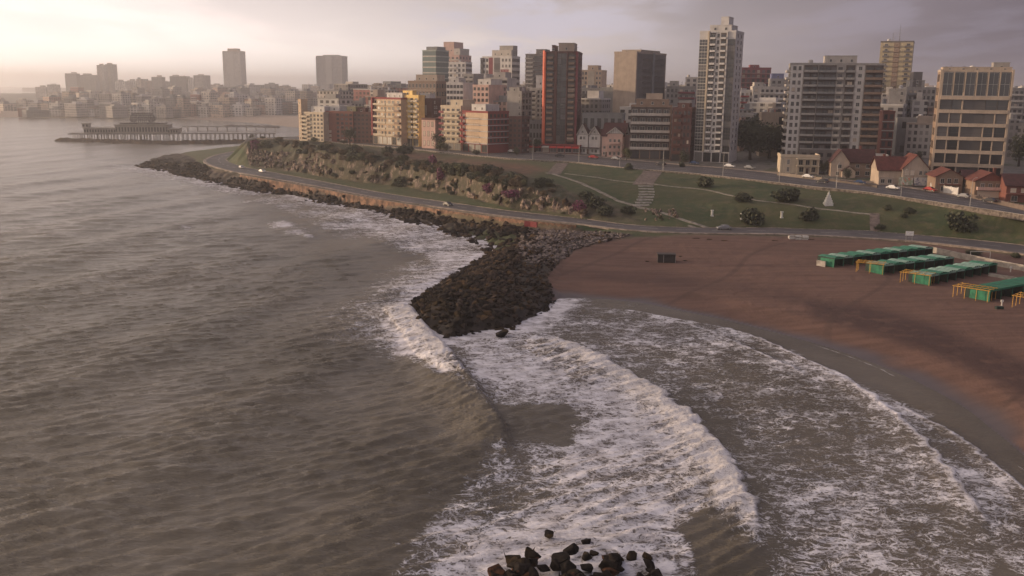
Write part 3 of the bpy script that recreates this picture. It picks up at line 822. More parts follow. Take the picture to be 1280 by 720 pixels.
def road(name, OUT, IN, zf, n, walk_out, walk_in, lanes):
    Ao, Ai = resamp(OUT, zf, n), resamp(IN, zf, n)
    mb = MB()
    strip(mb, Ao, Ai, .02, 0)
    for f, dash in lanes:
        C = Ao*(1-f)+Ai*f
        for i in range(0, n-1):
            if dash and (i//2) % 2: continue
            t = C[min(i+1, n-1)]-C[i]; nn = np.array((t[1], -t[0], 0)); nn = nn/max(np.linalg.norm(nn), 1e-6)*.09
            mb.quad(C[i]-nn+[0,0,.028], C[i+1]-nn+[0,0,.028], C[i+1]+nn+[0,0,.028], C[i]+nn+[0,0,.028], 1)
    o = link(name, mb.mesh(name, [M_ASPH, M_PAINT])); tag(o, kind='structure')
    mb = MB(); kerb(mb, Ao, 1 if walk_out > 0 else 1, abs(walk_out)); kerb(mb, Ai, -1, walk_in)
    tag(link('pavement', mb.mesh('pavement', M_WALK)), kind='structure')
    return Ao, Ai
# side check: outer edge lies seaward; the pavement grows away from the road
Ao_l, Ai_l = road('lower_road', LO_OUT, LO_IN, zroad_lo, 220, 1.6, .4, [(.5, True)])
Ao_u, Ai_u = road('upper_road', UP_OUT, UP_IN, zroad_up, 200, 2.2, 3.0, [(.26, True), (.5, False), (.74, True)])

def loft_wall(name, A, h, th, z0, mat, side=1, label=None, cat='wall', cop=True):
    mb = MB(); kerb(mb, A, side, th, h, z0, 0)
    o = link(name, mb.mesh(name, mat)); tag(o, label, cat)
    return o
# low parapet along the seaward pavement of the upper road
tv = np.zeros_like(Ao_u)
for i in range(len(Ao_u)):
    t = Ao_u[min(i+1, len(Ao_u)-1)]-Ao_u[max(i-1, 0)]; n_ = np.array((t[1], -t[0], 0)); tv[i] = n_/np.linalg.norm(n_)
par = Ao_u + tv*2.25
o = empty('parapet_wall', tuple(par[0]), 0, 'long low pale parapet wall along the seaward edge of the upper road', 'wall')
mb = MB(); kerb(mb, par-par[0], 1, .35, .42, -1.2); link('wall', mb.mesh('wall', M_STONE), o)
mb = MB(); kerb(mb, par-par[0]-tv*.05, 1, .45, .52, .422); link('coping', mb.mesh('coping', M_CONC), o)
# sea wall under the promenade
wt = resamp(WALLT, lambda x: zroad_lo(x), 120)
wn_ = np.zeros_like(wt)
for i in range(len(wt)):
    t = wt[min(i+1, len(wt)-1)]-wt[max(i-1, 0)]; n_ = np.array((t[1], -t[0], 0)); wn_[i] = n_/np.linalg.norm(n_)
so = empty('sea_wall', tuple(wt[0]), 0, 'long tan stone sea wall below the curving lower road', 'wall')
mb = MB()
rel_ = wt-wt[0]
for i in range(len(wt)-1):
    a, b = rel_[i], rel_[i+1]; a2 = a+wn_[i]*.7; b2 = b+wn_[i+1]*.7
    up = np.array((0, 0, .35)); dn = np.array((0, 0, -4.2))
    mb.quad(a2+dn, b2+dn, b+wn_[i+1]*.1+up, a+wn_[i]*.1+up); mb.quad(a-wn_[i]*.4+up, a+wn_[i]*.1+up, b+wn_[i+1]*.1+up, b-wn_[i+1]*.4+up)
    mb.quad(b-wn_[i+1]*.4-[0,0,.4], a-wn_[i]*.4-[0,0,.4], a-wn_[i]*.4+up, b-wn_[i+1]*.4+up)
link('masonry', mb.mesh('masonry', plain('sea_wall_stone', (.20, .115, .075), .92, scale=.5, var=.5, bump=.6)), so)
mb = MB(); kerb(mb, rel_-wn_*.45, 1, .6, .48, .352); link('coping', mb.mesh('coping', M_STONE), so)
# a red painted stretch of the wall
rp = [np.array(P(x, y, 4.9)) for x, y in [(656,278.5),(664,279),(672,280)]]
mb = MB(); kerb(mb, np.array(rp)-rp[0], 1, .5, .55, -1.0)
o = link('painted_barrier', mb.mesh('painted_barrier', plain('red_paint', (.20, .028, .035), .8))); o.location = rp[0]
tag(o, 'short red painted barrier at the seaward edge of the lower road', 'barrier')

# ---- paths across the lawn
def ribbon(name, pts, width, mat, dz=.07, step=1.0, steps=False):
    L = [hit2(*p) for p in pts]
    C = curve([(v.x, v.y) for v in L], step)
    mb = MB(); prev = None
    for i, c in enumerate(C):
        a = C[max(i-1, 0)]; b = C[min(i+1, len(C)-1)]; t = (b-a)/max(np.linalg.norm(b-a), 1e-6); n_ = np.array((t[1], -t[0]))*width/2
        row = [np.array((c[0]+n_[0]*k, c[1]+n_[1]*k)) for k in (-1, -.33, .33, 1)]
        zs = [gz2(*r) for r in row]; zz = max(zs) if steps else None
        row = [Vector((r[0], r[1], (zz if steps else z_)+dz)) for r, z_ in zip(row, zs)]
        if prev:
            for k in range(3): mb.quad(prev[k], prev[k+1], row[k+1], row[k])
            dn = Vector((0, 0, -.35))
            mb.quad(prev[0]+dn, prev[0], row[0], row[0]+dn); mb.quad(prev[3], prev[3]+dn, row[3]+dn, row[3])
        prev = row
    return tag(link(name, mb.mesh(name, mat)), kind='structure')
M_PATH = plain('path_concrete', (.25, .22, .18), .9, scale=.8, var=.3)
M_PATHD = plain('path_paving', (.15, .115, .10), .9, scale=.8, var=.3)
ribbon('footpath', [(683,216),(696,219),(724,228),(750,240),(775,252),(795,258),(820,264),(860,277),(905,288)], 1.5, M_PATH)
ribbon('footpath', [(706,217),(740,221),(780,227),(830,232),(880,237),(925,247),(985,255),(1035,262),(1090,268)], 1.1, M_PATH)
ribbon('footpath', [(703,204),(698,210),(692,218)], 5.0, M_PATHD)
ribbon('footpath', [(816,214),(810,222),(803,231)], 7.0, M_PATHD)
ribbon('footpath', [(1093,267),(1093.5,278),(1094,289)], 2.8, M_PATHD)
ribbon('footpath', [(860,282),(905,288.5),(960,289.5)], 1.0, M_PATH)
st = empty('stairway', tuple(hit2(805, 245)), 0, 'flight of pale steps climbing the lawn between the two roads', 'stairs')
bl = Vector(st.location)
for k, t in enumerate(np.linspace(0, 1, 8)):
    p = hit2(807-t*6+4*math.sin(t*3), 233+t*24)
    zz = max(gz2(p.x+dx, p.y+dy) for dx in (-2.2, 0, 2.2) for dy in (-.6, .6))
    mb = MB(); mb.box(p.x-bl.x-2.6, p.x-bl.x+2.6, p.y-bl.y-.75, p.y-bl.y+.75, zz-bl.z-.9, zz-bl.z+.12)
    link('step', mb.mesh('step', M_CONC), st)
tick("water")
# ================================================================== BUILDINGS
def glassm(name, col, rough=.15):
    m, nt, b = new_mat(name)
    O = N(nt, 'ShaderNodeTexCoord').outputs['Object']
    oi = N(nt, 'ShaderNodeObjectInfo')
    c = mix_c(nt, math_n(nt, 'MULTIPLY', oi.outputs['Random'], .8), col, tuple(x*2.2+.02 for x in col))
    nt.links.new(c, b.inputs['Base Color']); b.inputs['Roughness'].default_value = rough
    return m
G_DARK = glassm('window_glass', (.018, .018, .020)); G_MID = glassm('window_glass', (.06, .055, .055), .3)
G_BLIND = glassm('drawn_blind', (.30, .25, .20), .7); G_GREEN = glassm('window_glass', (.05, .075, .07), .12)  # pale panes are drawn blinds
FR_W = plain('window_frame', (.50, .47, .43), .6); FR_D = plain('window_frame', (.07, .055, .05), .6)
M_RAIL = plain('metal_rail', (.10, .09, .09), .5); M_ROOF = plain('roof_felt', (.12, .105, .10), .9, scale=.4, var=.3)
M_TILE = None
def tilem(col):
    m, nt, b = new_mat('roof_tiles')
    O = N(nt, 'ShaderNodeTexCoord').outputs['Object']
    wv = N(nt, 'ShaderNodeTexWave'); wv.wave_type = 'BANDS'; wv.bands_direction = 'Z'; wv.inputs['Scale'].default_value = 1.1; wv.inputs['Distortion'].default_value = .4
    nt.links.new(O, wv.inputs['Vector'])
    c = mix_c(nt, map_r(nt, noise(nt, O, .8, 4), .3, .7), tuple(x*.6 for x in col), tuple(x*1.25 for x in col))
    c = mix_c(nt, math_n(nt, 'MULTIPLY', wv.outputs[0], .35), c, tuple(x*.35 for x in col))
    nt.links.new(c, b.inputs['Base Color']); b.inputs['Roughness'].default_value = .85
    return m
M_TILE = tilem((.115, .030, .024)); M_TILED = tilem((.070, .023, .023)); M_TILEO = tilem((.140, .040, .028))
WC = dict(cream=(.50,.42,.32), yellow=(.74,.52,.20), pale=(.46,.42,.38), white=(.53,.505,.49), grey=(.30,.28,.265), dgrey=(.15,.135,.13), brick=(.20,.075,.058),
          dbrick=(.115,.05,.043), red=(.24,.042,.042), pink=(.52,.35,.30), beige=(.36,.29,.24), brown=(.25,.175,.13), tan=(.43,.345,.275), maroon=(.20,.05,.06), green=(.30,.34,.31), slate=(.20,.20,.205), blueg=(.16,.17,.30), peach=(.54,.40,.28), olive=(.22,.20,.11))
def wm(c): return wallm(WC[c] if isinstance(c, str) else c)

_cache = {}
def window_mesh(w_, h_, gl, fr, mull=1, trans=0):
    k = ('w', round(w_, 2), round(h_, 2), gl.name, fr.name, mull, trans)
    if k in _cache: return _cache[k]
    mb = MB(); t = .09 if w_ > .8 else .06
    # local: x along the wall, y outward is negative, z up, origin at lower left
    mb.box(0, w_, -.07, .02, 0, t, 0); mb.box(0, w_, -.07, .02, h_-t, h_, 0)
    mb.box(0, t, -.068, .02, t, h_-t, 0); mb.box(w_-t, w_, -.068, .02, t, h_-t, 0)
    for i in range(mull):
        x = w_*(i+1)/(mull+1); mb.box(x-.035, x+.035, -.06, .02, t, h_-t, 0)
    for i in range(trans):
        z_ = h_*(i+1)/(trans+1); mb.box(t, w_-t, -.055, .018, z_-.04, z_+.04, 0)
    mb.box(t, w_-t, -.025, .015, t, h_-t, 1)
    mb.box(-.08, w_+.08, -.14, .02, -.08, -.002, 0)
    me = mb.mesh('window', [fr, gl]); _cache[k] = me
    return me
def balcony_mesh(w_, d_, mat, kind='solid', ph=1.0):
    k = ('b', round(w_, 2), round(d_, 2), mat.name, kind, ph)
    if k in _cache: return _cache[k]
    mb = MB()
    mb.box(0, w_, -d_, -.003, 0, .18, 0)
    if kind == 'solid':
        mb.box(0, w_, -d_-.02, -d_+.12, .182, ph, 0); mb.box(0, .12, -d_+.122, -.004, .182, ph, 0); mb.box(w_-.12, w_, -d_+.122, -.004, .182, ph, 0)
    elif kind == 'glass':
        mb.box(0, w_, -d_+.02, -d_+.06, .182, ph, 2); mb.box(0, w_, -d_, -d_+.09, ph+.002, ph+.07, 1)
    else:
        mb.box(0, w_, -d_, -d_+.06, ph-.06, ph, 1)
        for i in range(max(2, int(w_/.5))+1):
            x = (w_-.04)*i/max(2, int(w_/.5)); mb.box(x, x+.05, -d_+.01, -d_+.05, .182, ph-.062, 1)
    me = mb.mesh('balcony', [mat, M_RAIL, G_MID]); _cache[k] = me
    return me
def slab_mesh(w_, d_, h_, mat, nm='floor_band'):
    k = (nm, round(w_, 2), round(d_, 2), round(h_, 2), mat.name)
    if k in _cache: return _cache[k]
    mb = MB(); mb.box(0, w_, -d_, .0, 0, h_); me = mb.mesh(nm, mat); _cache[k] = me
    return me

NWIN = [0]
def facade(root, face, W, Dp, z0, fh, nf, segs, rnd):
    """face: front (y=0), right (x=W), left (x=0). Positions each part on the wall plane."""
    if face == 'front': org, rz, L = Vector((0, 0, 0)), 0.0, W
    elif face == 'right': org, rz, L = Vector((W, 0, 0)), math.pi/2, Dp
    else: org, rz, L = Vector((0, Dp, 0)), -math.pi/2, Dp
    M = Matrix.Translation(org) @ Matrix.Rotation(rz, 4, 'Z')
    def put(name, me, x, z_, y=-.01):
        if name == 'window': NWIN[0] += 1
        return link(name, me, root, M @ Vector((x, y, z_)), rz)
    cnt = {}
    for sg in segs:
        f0, f1, st = sg[:3]; o = sg[3] if len(sg) > 3 else {}
        x0, x1 = f0*L, f1*L; w_ = x1-x0
        fl0, fl1 = o.get('fl', (0, nf))
        if fl1 <= 0: fl1 += nf
        fl1 = min(fl1, nf)
        n = o.get('n', max(1, int(round(w_/3.2)))); gl = o.get('gl'); fr = o.get('fr', FR_D if rnd.random() < .75 else FR_W)
        if st == 'F':
            put('fin', slab_mesh(w_, o.get('d', .5), nf*fh*o.get('h', 1)+.6, wm(o['c']), 'fin'), x0, z0); continue
        if st == 'P':      # coloured panel of wall
            put('wall_panel', slab_mesh(w_, o.get('d', .06), (fl1-fl0)*fh, wm(o['c']), 'wall_panel'), x0, z0+fl0*fh); continue
        if o.get('rec_shade'): put('recess_shade', slab_mesh(w_-.1, .012, (fl1-fl0)*fh, wm((.085, .068, .062)), 'recess_shade'), x0+.05, z0+fl0*fh)  # flat dark panel behind the balconies, paints in the shade of a recess
        for f in range(fl0, fl1):
            zf = z0+f*fh
            if st in ('W', 'B', 'BR', 'BG'):
                bw = w_/n
                ww = o.get('ww', min(1.9, bw*.58)); wh = o.get('wh', fh*.54 if st == 'W' else fh*.68); sl = o.get('sl', fh*.3 if st == 'W' else .2)
                for i in range(n):
                    g = gl or rnd.choices([G_DARK, G_MID, G_BLIND], [.72, .20, .08])[0]
                    if o.get('skip') and rnd.random() < o['skip']: continue
                    put('window', window_mesh(ww, wh, g, fr, o.get('mull', 1 if ww > 1 else 0)), x0+bw*(i+.5)-ww/2, zf+sl)
                if st != 'W':
                    me = balcony_mesh(w_-.1, o.get('d', 1.2), wm(o.get('c', 'white')), {'B': 'solid', 'BR': 'rail', 'BG': 'glass'}[st], o.get('ph', 1.0))
                    put('balcony', me, x0+.05, zf-.02)
            elif st == 'G':
                put('window', window_mesh(w_-.04, fh-.10, gl or (G_MID if rnd.random() < .3 else G_DARK), fr, n-1, 1), x0+.02, zf+.08)
            elif st == 'S':
                put('floor_band', slab_mesh(w_, o.get('d', .35), o.get('h', .8), wm(o.get('c', 'white'))), x0, zf-.1)
            elif st == 'SW':  # ribbon window
                put('window', window_mesh(w_-.3, fh*.48, gl or G_DARK, fr, n), x0+.15, zf+fh*.34)

BLD = []
def B(name, label, xl, xr, yt, D=None, yb=None, yaw=-20, xs=None, depth=13, fl=None, fh=3.0, wall='pale', front=(), right=(), left=(), pent=(), cat='building', group=None,
      gfloor=None, z_base=None, roofwall='', mast=None, cornice=None, seed=None, tank=True):
    xc = (xl+xr)/2
    if D is None:
        h = hit(xc, yb); D = h.y; gzv = h.z
    C = PD(xc, yt, D)
    if z_base is None: z_base = gz(C.x, C.y)
    a = R(yaw); ux = Vector((math.cos(a), math.sin(a), 0)); nrm = Vector((math.sin(a), -math.cos(a), 0))
    def onplane(px, org, n):
        d = ray(px, yt); t = (org-CO).dot(n)/d.dot(n); return CO+d*t
    pl, pr = onplane(xl, C, nrm), onplane(xr, C, nrm)
    W = (pr-pl).dot(ux); H = C.z-z_base
    vy = Vector((-math.sin(a), math.cos(a), 0))
    if xs is not None:
        cor = pr if xs > xr else pl
        q_ = onplane(xs, cor, ux); depth = max(4, min(60, (q_-cor).dot(vy)))
    rnd = random.Random(seed or int(xl*7+yt*3))
    o0 = Vector((pl.x, pl.y, z_base))
    root = empty(name, o0, a, label, cat, group)
    mat = wm(wall)
    nf = fl or max(1, int(round(H/fh))); g = 0
    if gfloor: g = gfloor
    fhh = (H-g)/nf
    mb = MB(); mb.box(0, W, 0, depth, -5, H)
    link('wall', mb.mesh('wall', mat), root)
    # parapet and roof
    mb = MB(); t = .25; ph = .9
    cm = wm(cornice) if cornice else mat
    mb.box(-.12, W+.12, -.12, t, H+.002, H+ph); mb.box(-.12, W+.12, depth-t, depth+.12, H+.002, H+ph)
    mb.box(-.12, t, t+.001, depth-t-.001, H+.002, H+ph); mb.box(W-t, W+.12, t+.001, depth-t-.001, H+.002, H+ph)
    link('parapet', mb.mesh('parapet', cm), root)
    mb = MB(); mb.box(t+.01, W-t-.01, t+.01, depth-t-.01, H+.003, H+.06); link('roof', mb.mesh('roof', M_ROOF), root)
    for p_ in pent:
        f0, f1, hh = p_[:3]; c = p_[3] if len(p_) > 3 else wall; d0 = p_[4] if len(p_) > 4 else .2
        mb = MB(); mb.box(W*f0, W*f1, depth*d0, depth*.85, H+.06, H+hh); mb.box(W*f0-.15, W*f1+.15, depth*d0-.15, depth*.85+.15, H+hh+.001, H+hh+.22)
        pn = link('penthouse', mb.mesh('penthouse', wm(c)), root)
        k = max(1, int((f1-f0)*W/4))
        for i in range(k):
            ww = 1.0
            link('window', window_mesh(ww, min(1.2, hh*.5), G_DARK, FR_W, 0), pn, (W*f0+(f1-f0)*W*(i+.5)/k-ww/2, depth*d0-.01, H+hh*.35))
    if tank and W > 7:
        tx = rnd.uniform(.2, .8)*W; mb = MB(); mb.tube((tx, depth*.5, H+.06), (tx, depth*.5, H+2.2), 1.0, seg=12); mb.tube((tx, depth*.5, H+2.2), (tx, depth*.5, H+2.5), 1.0, .25, seg=12)
        link('water_tank', mb.mesh('water_tank', wm(rnd.choice(['grey', 'white', 'pale']))), root)
        for _ in range(rnd.randint(1, 3)):
            ax, ay = rnd.uniform(.1, .9)*W, rnd.uniform(.2, .7)*depth; ah = rnd.uniform(1.5, 3.5)
            mb = MB(); mb.tube((ax, ay, H+.06), (ax, ay, H+ah), .05, .03, seg=5); mb.tube((ax-.6, ay, H+ah*.9), (ax+.6, ay, H+ah*.9), .03, seg=4)
            link('antenna', mb.mesh('antenna', M_RAIL), root)
    if mast:
        for fx, mh in mast:
            mb = MB(); mb.tube((W*fx, depth*.4, H), (W*fx, depth*.4, H+mh), .16, .05, seg=6)
            for q in range(1, 6): mb.box(W*fx-.5, W*fx+.5, depth*.4-.03, depth*.4+.03, H+mh*q/6, H+mh*q/6+.06)
            link('mast', mb.mesh('mast', M_RAIL), root)
    facade(root, 'front', W, depth, g, fhh, nf, front, rnd)
    facade(root, 'right', W, depth, g, fhh, nf, right, rnd)
    facade(root, 'left', W, depth, g, fhh, nf, left, rnd)
    if gfloor:
        n = max(2, int(W/3.5))
        for i in range(n):
            link('shop_front', window_mesh(W/n-.5, gfloor-.7, rnd.choice([G_DARK, G_MID]), FR_D, 1), root, (W*i/n+.25, -.01, .25))
    BLD.append((root, W, depth, H))
    return root, W, depth, H

AW = [(0, 1, 'W')]
# ---------------- waterfront row, left to right
B('apartment_block', 'low cream block with sunlit left walls at the far left end of the waterfront row', 376, 404, 142, D=500, yaw=-38, depth=12, fl=7, wall='cream', front=[(0,.35,'B',{'n':1,'c':'cream'}),(.38,1,'W',{'n':4})], left=AW, pent=[(.3,.9,3.5,'white')])
B('chimney_tower', 'thin pale sunlit tower beside the leftmost waterfront block', 372.5, 376, 126, D=505, yaw=-45, depth=4, fl=8, wall='peach', cat='tower', tank=False, front=[(.2,.8,'W',{'n':1,'ww':.6})])
B('brick_apartment_block', 'dark red brick block with rows of white framed windows next to the low cream block', 404, 441, 141, D=495, yaw=-24, depth=14, fl=7, wall='brick', front=[(.42,1,'W',{'n':4}),(.12,.3,'W',{'n':1,'fl':(0,3),'gl':G_BLIND})], right=AW, pent=[(.1,.45,3.2,'white'),(.7,1,3.0,'olive')])
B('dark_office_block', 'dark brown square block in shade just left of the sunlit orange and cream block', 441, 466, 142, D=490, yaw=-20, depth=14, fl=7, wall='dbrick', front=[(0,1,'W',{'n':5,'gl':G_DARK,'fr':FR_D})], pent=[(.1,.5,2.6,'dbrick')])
B('apartment_block', 'sunlit cream apartment block with red end frame and continuous balconies', 466, 501, 124, D=478, yaw=-44, depth=14, fl=6, gfloor=4.5, wall='peach', cornice='red',
  front=[(0,.05,'F',{'c':'red','d':1.3}),(.05,.50,'B',{'n':4,'c':'cream','d':1.1}),(.52,.80,'B',{'n':2,'c':'cream','d':1.0}),(.82,1,'B',{'n':1,'c':'brown','d':1.4})], left=[(0,1,'W',{'n':3})], pent=[(.35,.9,3.0,'white')])
B('apartment_block', 'sunlit bright yellow apartment block with paired balconies and brown end', 501, 523, 121, D=472, yaw=-44, depth=4, fl=8, gfloor=4, wall='yellow',
  front=[(.02,.42,'B',{'n':1,'c':'yellow','d':.5,'ww':2.6}),(.5,.75,'B',{'n':1,'c':'cream','d':1.3}),(.77,1,'B',{'n':1,'c':'cream','d':1.1})], pent=[(.05,.6,2.8,'yellow')])
B('party_wall_block', 'tall windowless dark maroon block between the yellow block and the small pink house', 523, 540, 125, D=478, yaw=-24, xs=551, wall='dbrick', fl=9, front=[(.45,.62,'P',{'c':'grey','fl':(3,5)}),(.45,.62,'P',{'c':'grey','fl':(6,8)})], right=[(.2,.6,'W',{'n':2,'skip':.3})], pent=[(0,.7,3.0,'white')])
B('townhouse', 'small pink three storey house with bright square windows below the maroon wall', 527, 544, 150, D=455, yaw=-38, depth=9, fl=3, wall='pink', cornice='dbrick', front=[(.05,.95,'W',{'n':3,'ww':1.3,'gl':G_BLIND})], tank=False, cat='house')
B('apartment_block', 'cream block with rounded projecting balconies left of the red and cream corner block', 551, 576, 134, D=448, yaw=-40, depth=13, fl=6, gfloor=3.5, wall='cream', left=[(0,1,'B',{'n':3,'c':'maroon','d':1})],
  front=[(.0,.25,'B',{'n':1,'c':'maroon','d':1.6}),(.25,1,'B',{'n':3,'c':'cream','d':1.5})], pent=[(.3,.9,3.2,'cream')])
B('corner_apartment_block', 'red and cream corner block with white floor lines and a red roof band', 578, 610, 141, D=432, yaw=-44, xs=636, fl=5, gfloor=4.0, wall='red', cornice='red',
  front=[(.0,.12,'B',{'n':1,'c':'red','d':1.6}),(.14,1,'P',{'c':'peach','d':.08}),(.16,.30,'W',{'n':1}),(.32,.74,'BR',{'n':2,'c':'white','d':1.2}),(.76,1,'W',{'n':1}),(.12,1,'S',{'d':.5,'h':.35,'c':'white'})],
  right=[(.0,1,'S',{'d':.5,'h':.3,'c':'white'}),(.06,.94,'W',{'n':5,'gl':G_DARK})], pent=[(.2,.75,3.6,'white')])
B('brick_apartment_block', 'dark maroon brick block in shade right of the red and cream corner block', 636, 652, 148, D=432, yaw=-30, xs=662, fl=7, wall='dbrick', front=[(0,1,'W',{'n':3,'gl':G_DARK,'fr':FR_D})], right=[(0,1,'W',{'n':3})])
B('apartment_block', 'grey block with blank pale left wall and barred right side behind the corner block', 634, 652, 116, D=470, yaw=-30, xs=665, fl=9, wall='grey', front=[(.75,.97,'W',{'n':1})], right=[(.05,.95,'W',{'n':3,'wh':1.9}),(0,1,'S',{'h':.3,'d':.3,'c':'pale'})], pent=[(.0,.7,2.5,'grey')])
B('apartment_block', 'narrow whitish balcony block directly left of the dark red tower', 662, 680, 112, D=490, yaw=-15, depth=14, fl=12, wall='pale', front=[(0,.5,'B',{'n':1,'c':'pale'}),(.5,1,'W',{'n':2})], pent=[(.35,1,7,'white')])
B('garage_block', 'dark low block with roof terrace at the foot of the dark red tower', 662, 678, 153, D=462, yaw=-12, depth=14, fl=3, wall='slate', front=[(0,1,'W',{'n':4,'gl':G_DARK})])
# tall dark red tower
rt, W_, dp_, H_ = B('apartment_tower', 'tall dark red brick tower with a thin sunlit orange stripe down its left edge', 681, 723, 66.5, yb=190, yaw=-9, xs=728, depth=18, fl=18, wall='dbrick', cat='tower',
  front=[(0,.045,'F',{'c':(.75,.16,.08),'d':1.6}),(.08,.26,'B',{'n':1,'c':'brown','d':1.2,'ww':3.6,'rec_shade':1}),(.30,.38,'F',{'c':'dbrick','d':.9}),(.38,.50,'G',{'n':2,'fr':FR_D}),(.50,.66,'G',{'n':2,'fr':FR_D}),(.66,.70,'F',{'c':'dbrick','d':.9}),(.72,.90,'B',{'n':1,'c':'brown','d':1.2,'ww':3.4,'rec_shade':1}),(.94,1,'F',{'c':'maroon','d':.8})],  # leftmost fin painted orange for sun on the tower's left side
  right=[(.1,.9,'W',{'n':3})], pent=[(.38,.85,4.6,'beige'),(.18,.27,3.6,'dbrick')], cornice='dbrick')
H_R = H_
B('apartment_tower', 'dark grey tower peeking out left of the dark red tower', 657, 680, 69, D=620, yaw=-20, depth=14, fl=19, wall='dgrey', cat='tower', front=[(0,.45,'B',{'n':1,'c':'grey'}),(.45,1,'SW',{'gl':G_DARK})], pent=[(.5,1,3.6,'dgrey')])
B('apartment_tower', 'white tower with stepped roof and maroon window panels in the middle of the skyline', 603, 640, 72, D=640, yaw=-30, xs=650, fl=13, wall='white', cat='tower', cornice='white',
  front=[(.0,.22,'W',{'n':2}),(.22,.36,'P',{'c':'maroon'}),(.40,.60,'G',{'n':2,'gl':G_MID}),(.62,.9,'P',{'c':'maroon','fl':(0,11)}),(.64,.98,'W',{'n':3})], right=[(0,1,'SW',{'n':4})], pent=[(.3,.95,4.6,'pale',.1),(.5,.95,7.5,'grey',.3)])
B('stair_tower', 'thin dark slab tower touching the left side of the white stepped tower', 600.5, 604, 74, D=645, yaw=-20, depth=6, fl=12, wall='dgrey', cat='tower', tank=False, front=[(.1,.9,'W',{'n':1,'ww':.7})])
B('glass_tower', 'pale green glazed tower with rounded top storeys above the brown hotel block', 528, 545, 64, D=720, yaw=-30, xs=561, fl=15, wall='green', cat='tower', front=[(0,1,'G',{'n':4,'gl':G_GREEN}),(0,1,'S',{'h':.9,'d':.3,'c':'pale'})], right=[(0,1,'G',{'n':4,'gl':G_GREEN}),(0,1,'S',{'h':.9,'d':.3,'c':'green'})], pent=[(.1,.9,3.2,'slate')])
B('apartment_tower', 'pinkish white tower with stepped top just behind the green glazed tower', 553, 574, 70, D=820, yaw=-25, depth=22, fl=17, wall='pink', cat='tower', front=[(0,.5,'W',{'n':3}),(.5,1,'B',{'n':2,'c':'pale'})], right=[(0,1,'W',{'n':4})], pent=[(.0,.62,11.5,'pink',.1),(.62,.98,6,'pale',.1)])
B('apartment_block', 'white stepped block with balconies in front of the pinkish tower', 561, 582, 79, D=700, yaw=-25, xs=590, fl=14, wall='white', front=[(0,.5,'B',{'n':2,'c':'white'}),(.5,1,'W',{'n':2})], right=[(0,1,'SW')])
B('hotel_block', 'wide brown block with a set back top storey behind the sunlit yellow block', 510, 545, 103, D=560, yaw=-26, xs=558, fl=8, wall='brown', front=[(0,1,'W',{'n':8,'gl':G_DARK}),(0,1,'S',{'h':.5,'d':.25,'c':'tan'})], right=[(0,1,'W',{'n':4})], pent=[(.25,1,4.2,'beige',.1)])
B('apartment_block', 'white block with a grid of dark windows behind the cream balcony block', 558, 579, 105, D=520, yaw=-22, depth=14, fl=10, wall='white', front=[(0,1,'W',{'n':5,'ww':1.6})], pent=[(.1,.6,3,'white')])
B('apartment_block', 'grey balcony block squeezed between two white blocks in the middle distance', 579, 592, 94, D=545, yaw=-22, depth=14, fl=13, wall='grey', front=[(0,1,'B',{'n':2,'c':'pale'})])
B('apartment_block', 'beige block with windows left and plain pink wall on its right side', 591, 611, 108, D=505, yaw=-32, xs=633, fl=10, wall='pink', front=[(0,1,'W',{'n':4}),(0,1,'P',{'c':'beige','fl':(0,6)})], right=[(.82,.98,'W',{'n':1})], pent=[(.1,.9,3.6,'white')])
B('apartment_block', 'white block with wide terrace just below the white stepped tower', 586, 634, 99, D=575, yaw=-18, depth=18, fl=11, wall='pale', front=[(0,.4,'BR',{'n':3,'c':'pale'}),(.4,1,'SW',{'n':6})], pent=[(.1,.4,3,'white'),(.6,.9,4,'pale')])
B('apartment_block', 'tall beige block with rows of small windows right of the dark red tower', 727, 752, 89, D=700, yaw=-20, depth=15, fl=12, wall='peach', front=[(0,.3,'W',{'n':2}),(.34,.66,'P',{'c':'cream','d':.6}),(.36,.64,'W',{'n':2,'fl':(0,-1)}),(.7,1,'W',{'n':2})], pent=[(.25,.75,4,'peach')])
B('apartment_block', 'dark grey balcony block right of the dark red tower, lower half hidden', 727, 752, 112, D=520, yaw=-15, depth=14, fl=9, wall='grey', front=[(0,.6,'B',{'n':3,'c':'dgrey'}),(.6,1,'W',{'n':2})])
B('party_wall_block', 'pale windowless grey wall block beside the dark grey balcony block', 751, 767, 111, D=515, yaw=-28, depth=14, fl=9, wall='slate', front=[(.45,.75,'W',{'n':1,'fl':(2,7),'ww':.8})], pent=[(.3,.9,2,'white')])
B('market_hall', 'long low dark roofed hall behind the half timbered houses', 728, 779, 144, D=440, yaw=-10, depth=16, fl=2, fh=4, wall='slate', tank=False, front=[(0,1,'W',{'n':6,'gl':G_DARK})])
# beige and dark slab tower
B('office_tower', 'square tower with a blank beige left wall and a dark windowed right side', 768, 796, 66.5, D=500, yaw=-33, xs=833, fl=16, wall='beige', cat='tower', cornice='beige',
  right=[(.03,.97,'P',{'c':'dgrey','d':.05}),(.08,.18,'W',{'n':1,'ww':1.2,'gl':G_DARK,'fr':FR_D}),(.2,.5,'BR',{'n':2,'c':'dgrey','d':.9}),(.52,.58,'F',{'c':'slate','d':.6}),(.6,.92,'BR',{'n':2,'c':'dgrey','d':.9})], pent=[(.05,.9,1.8,'beige')])
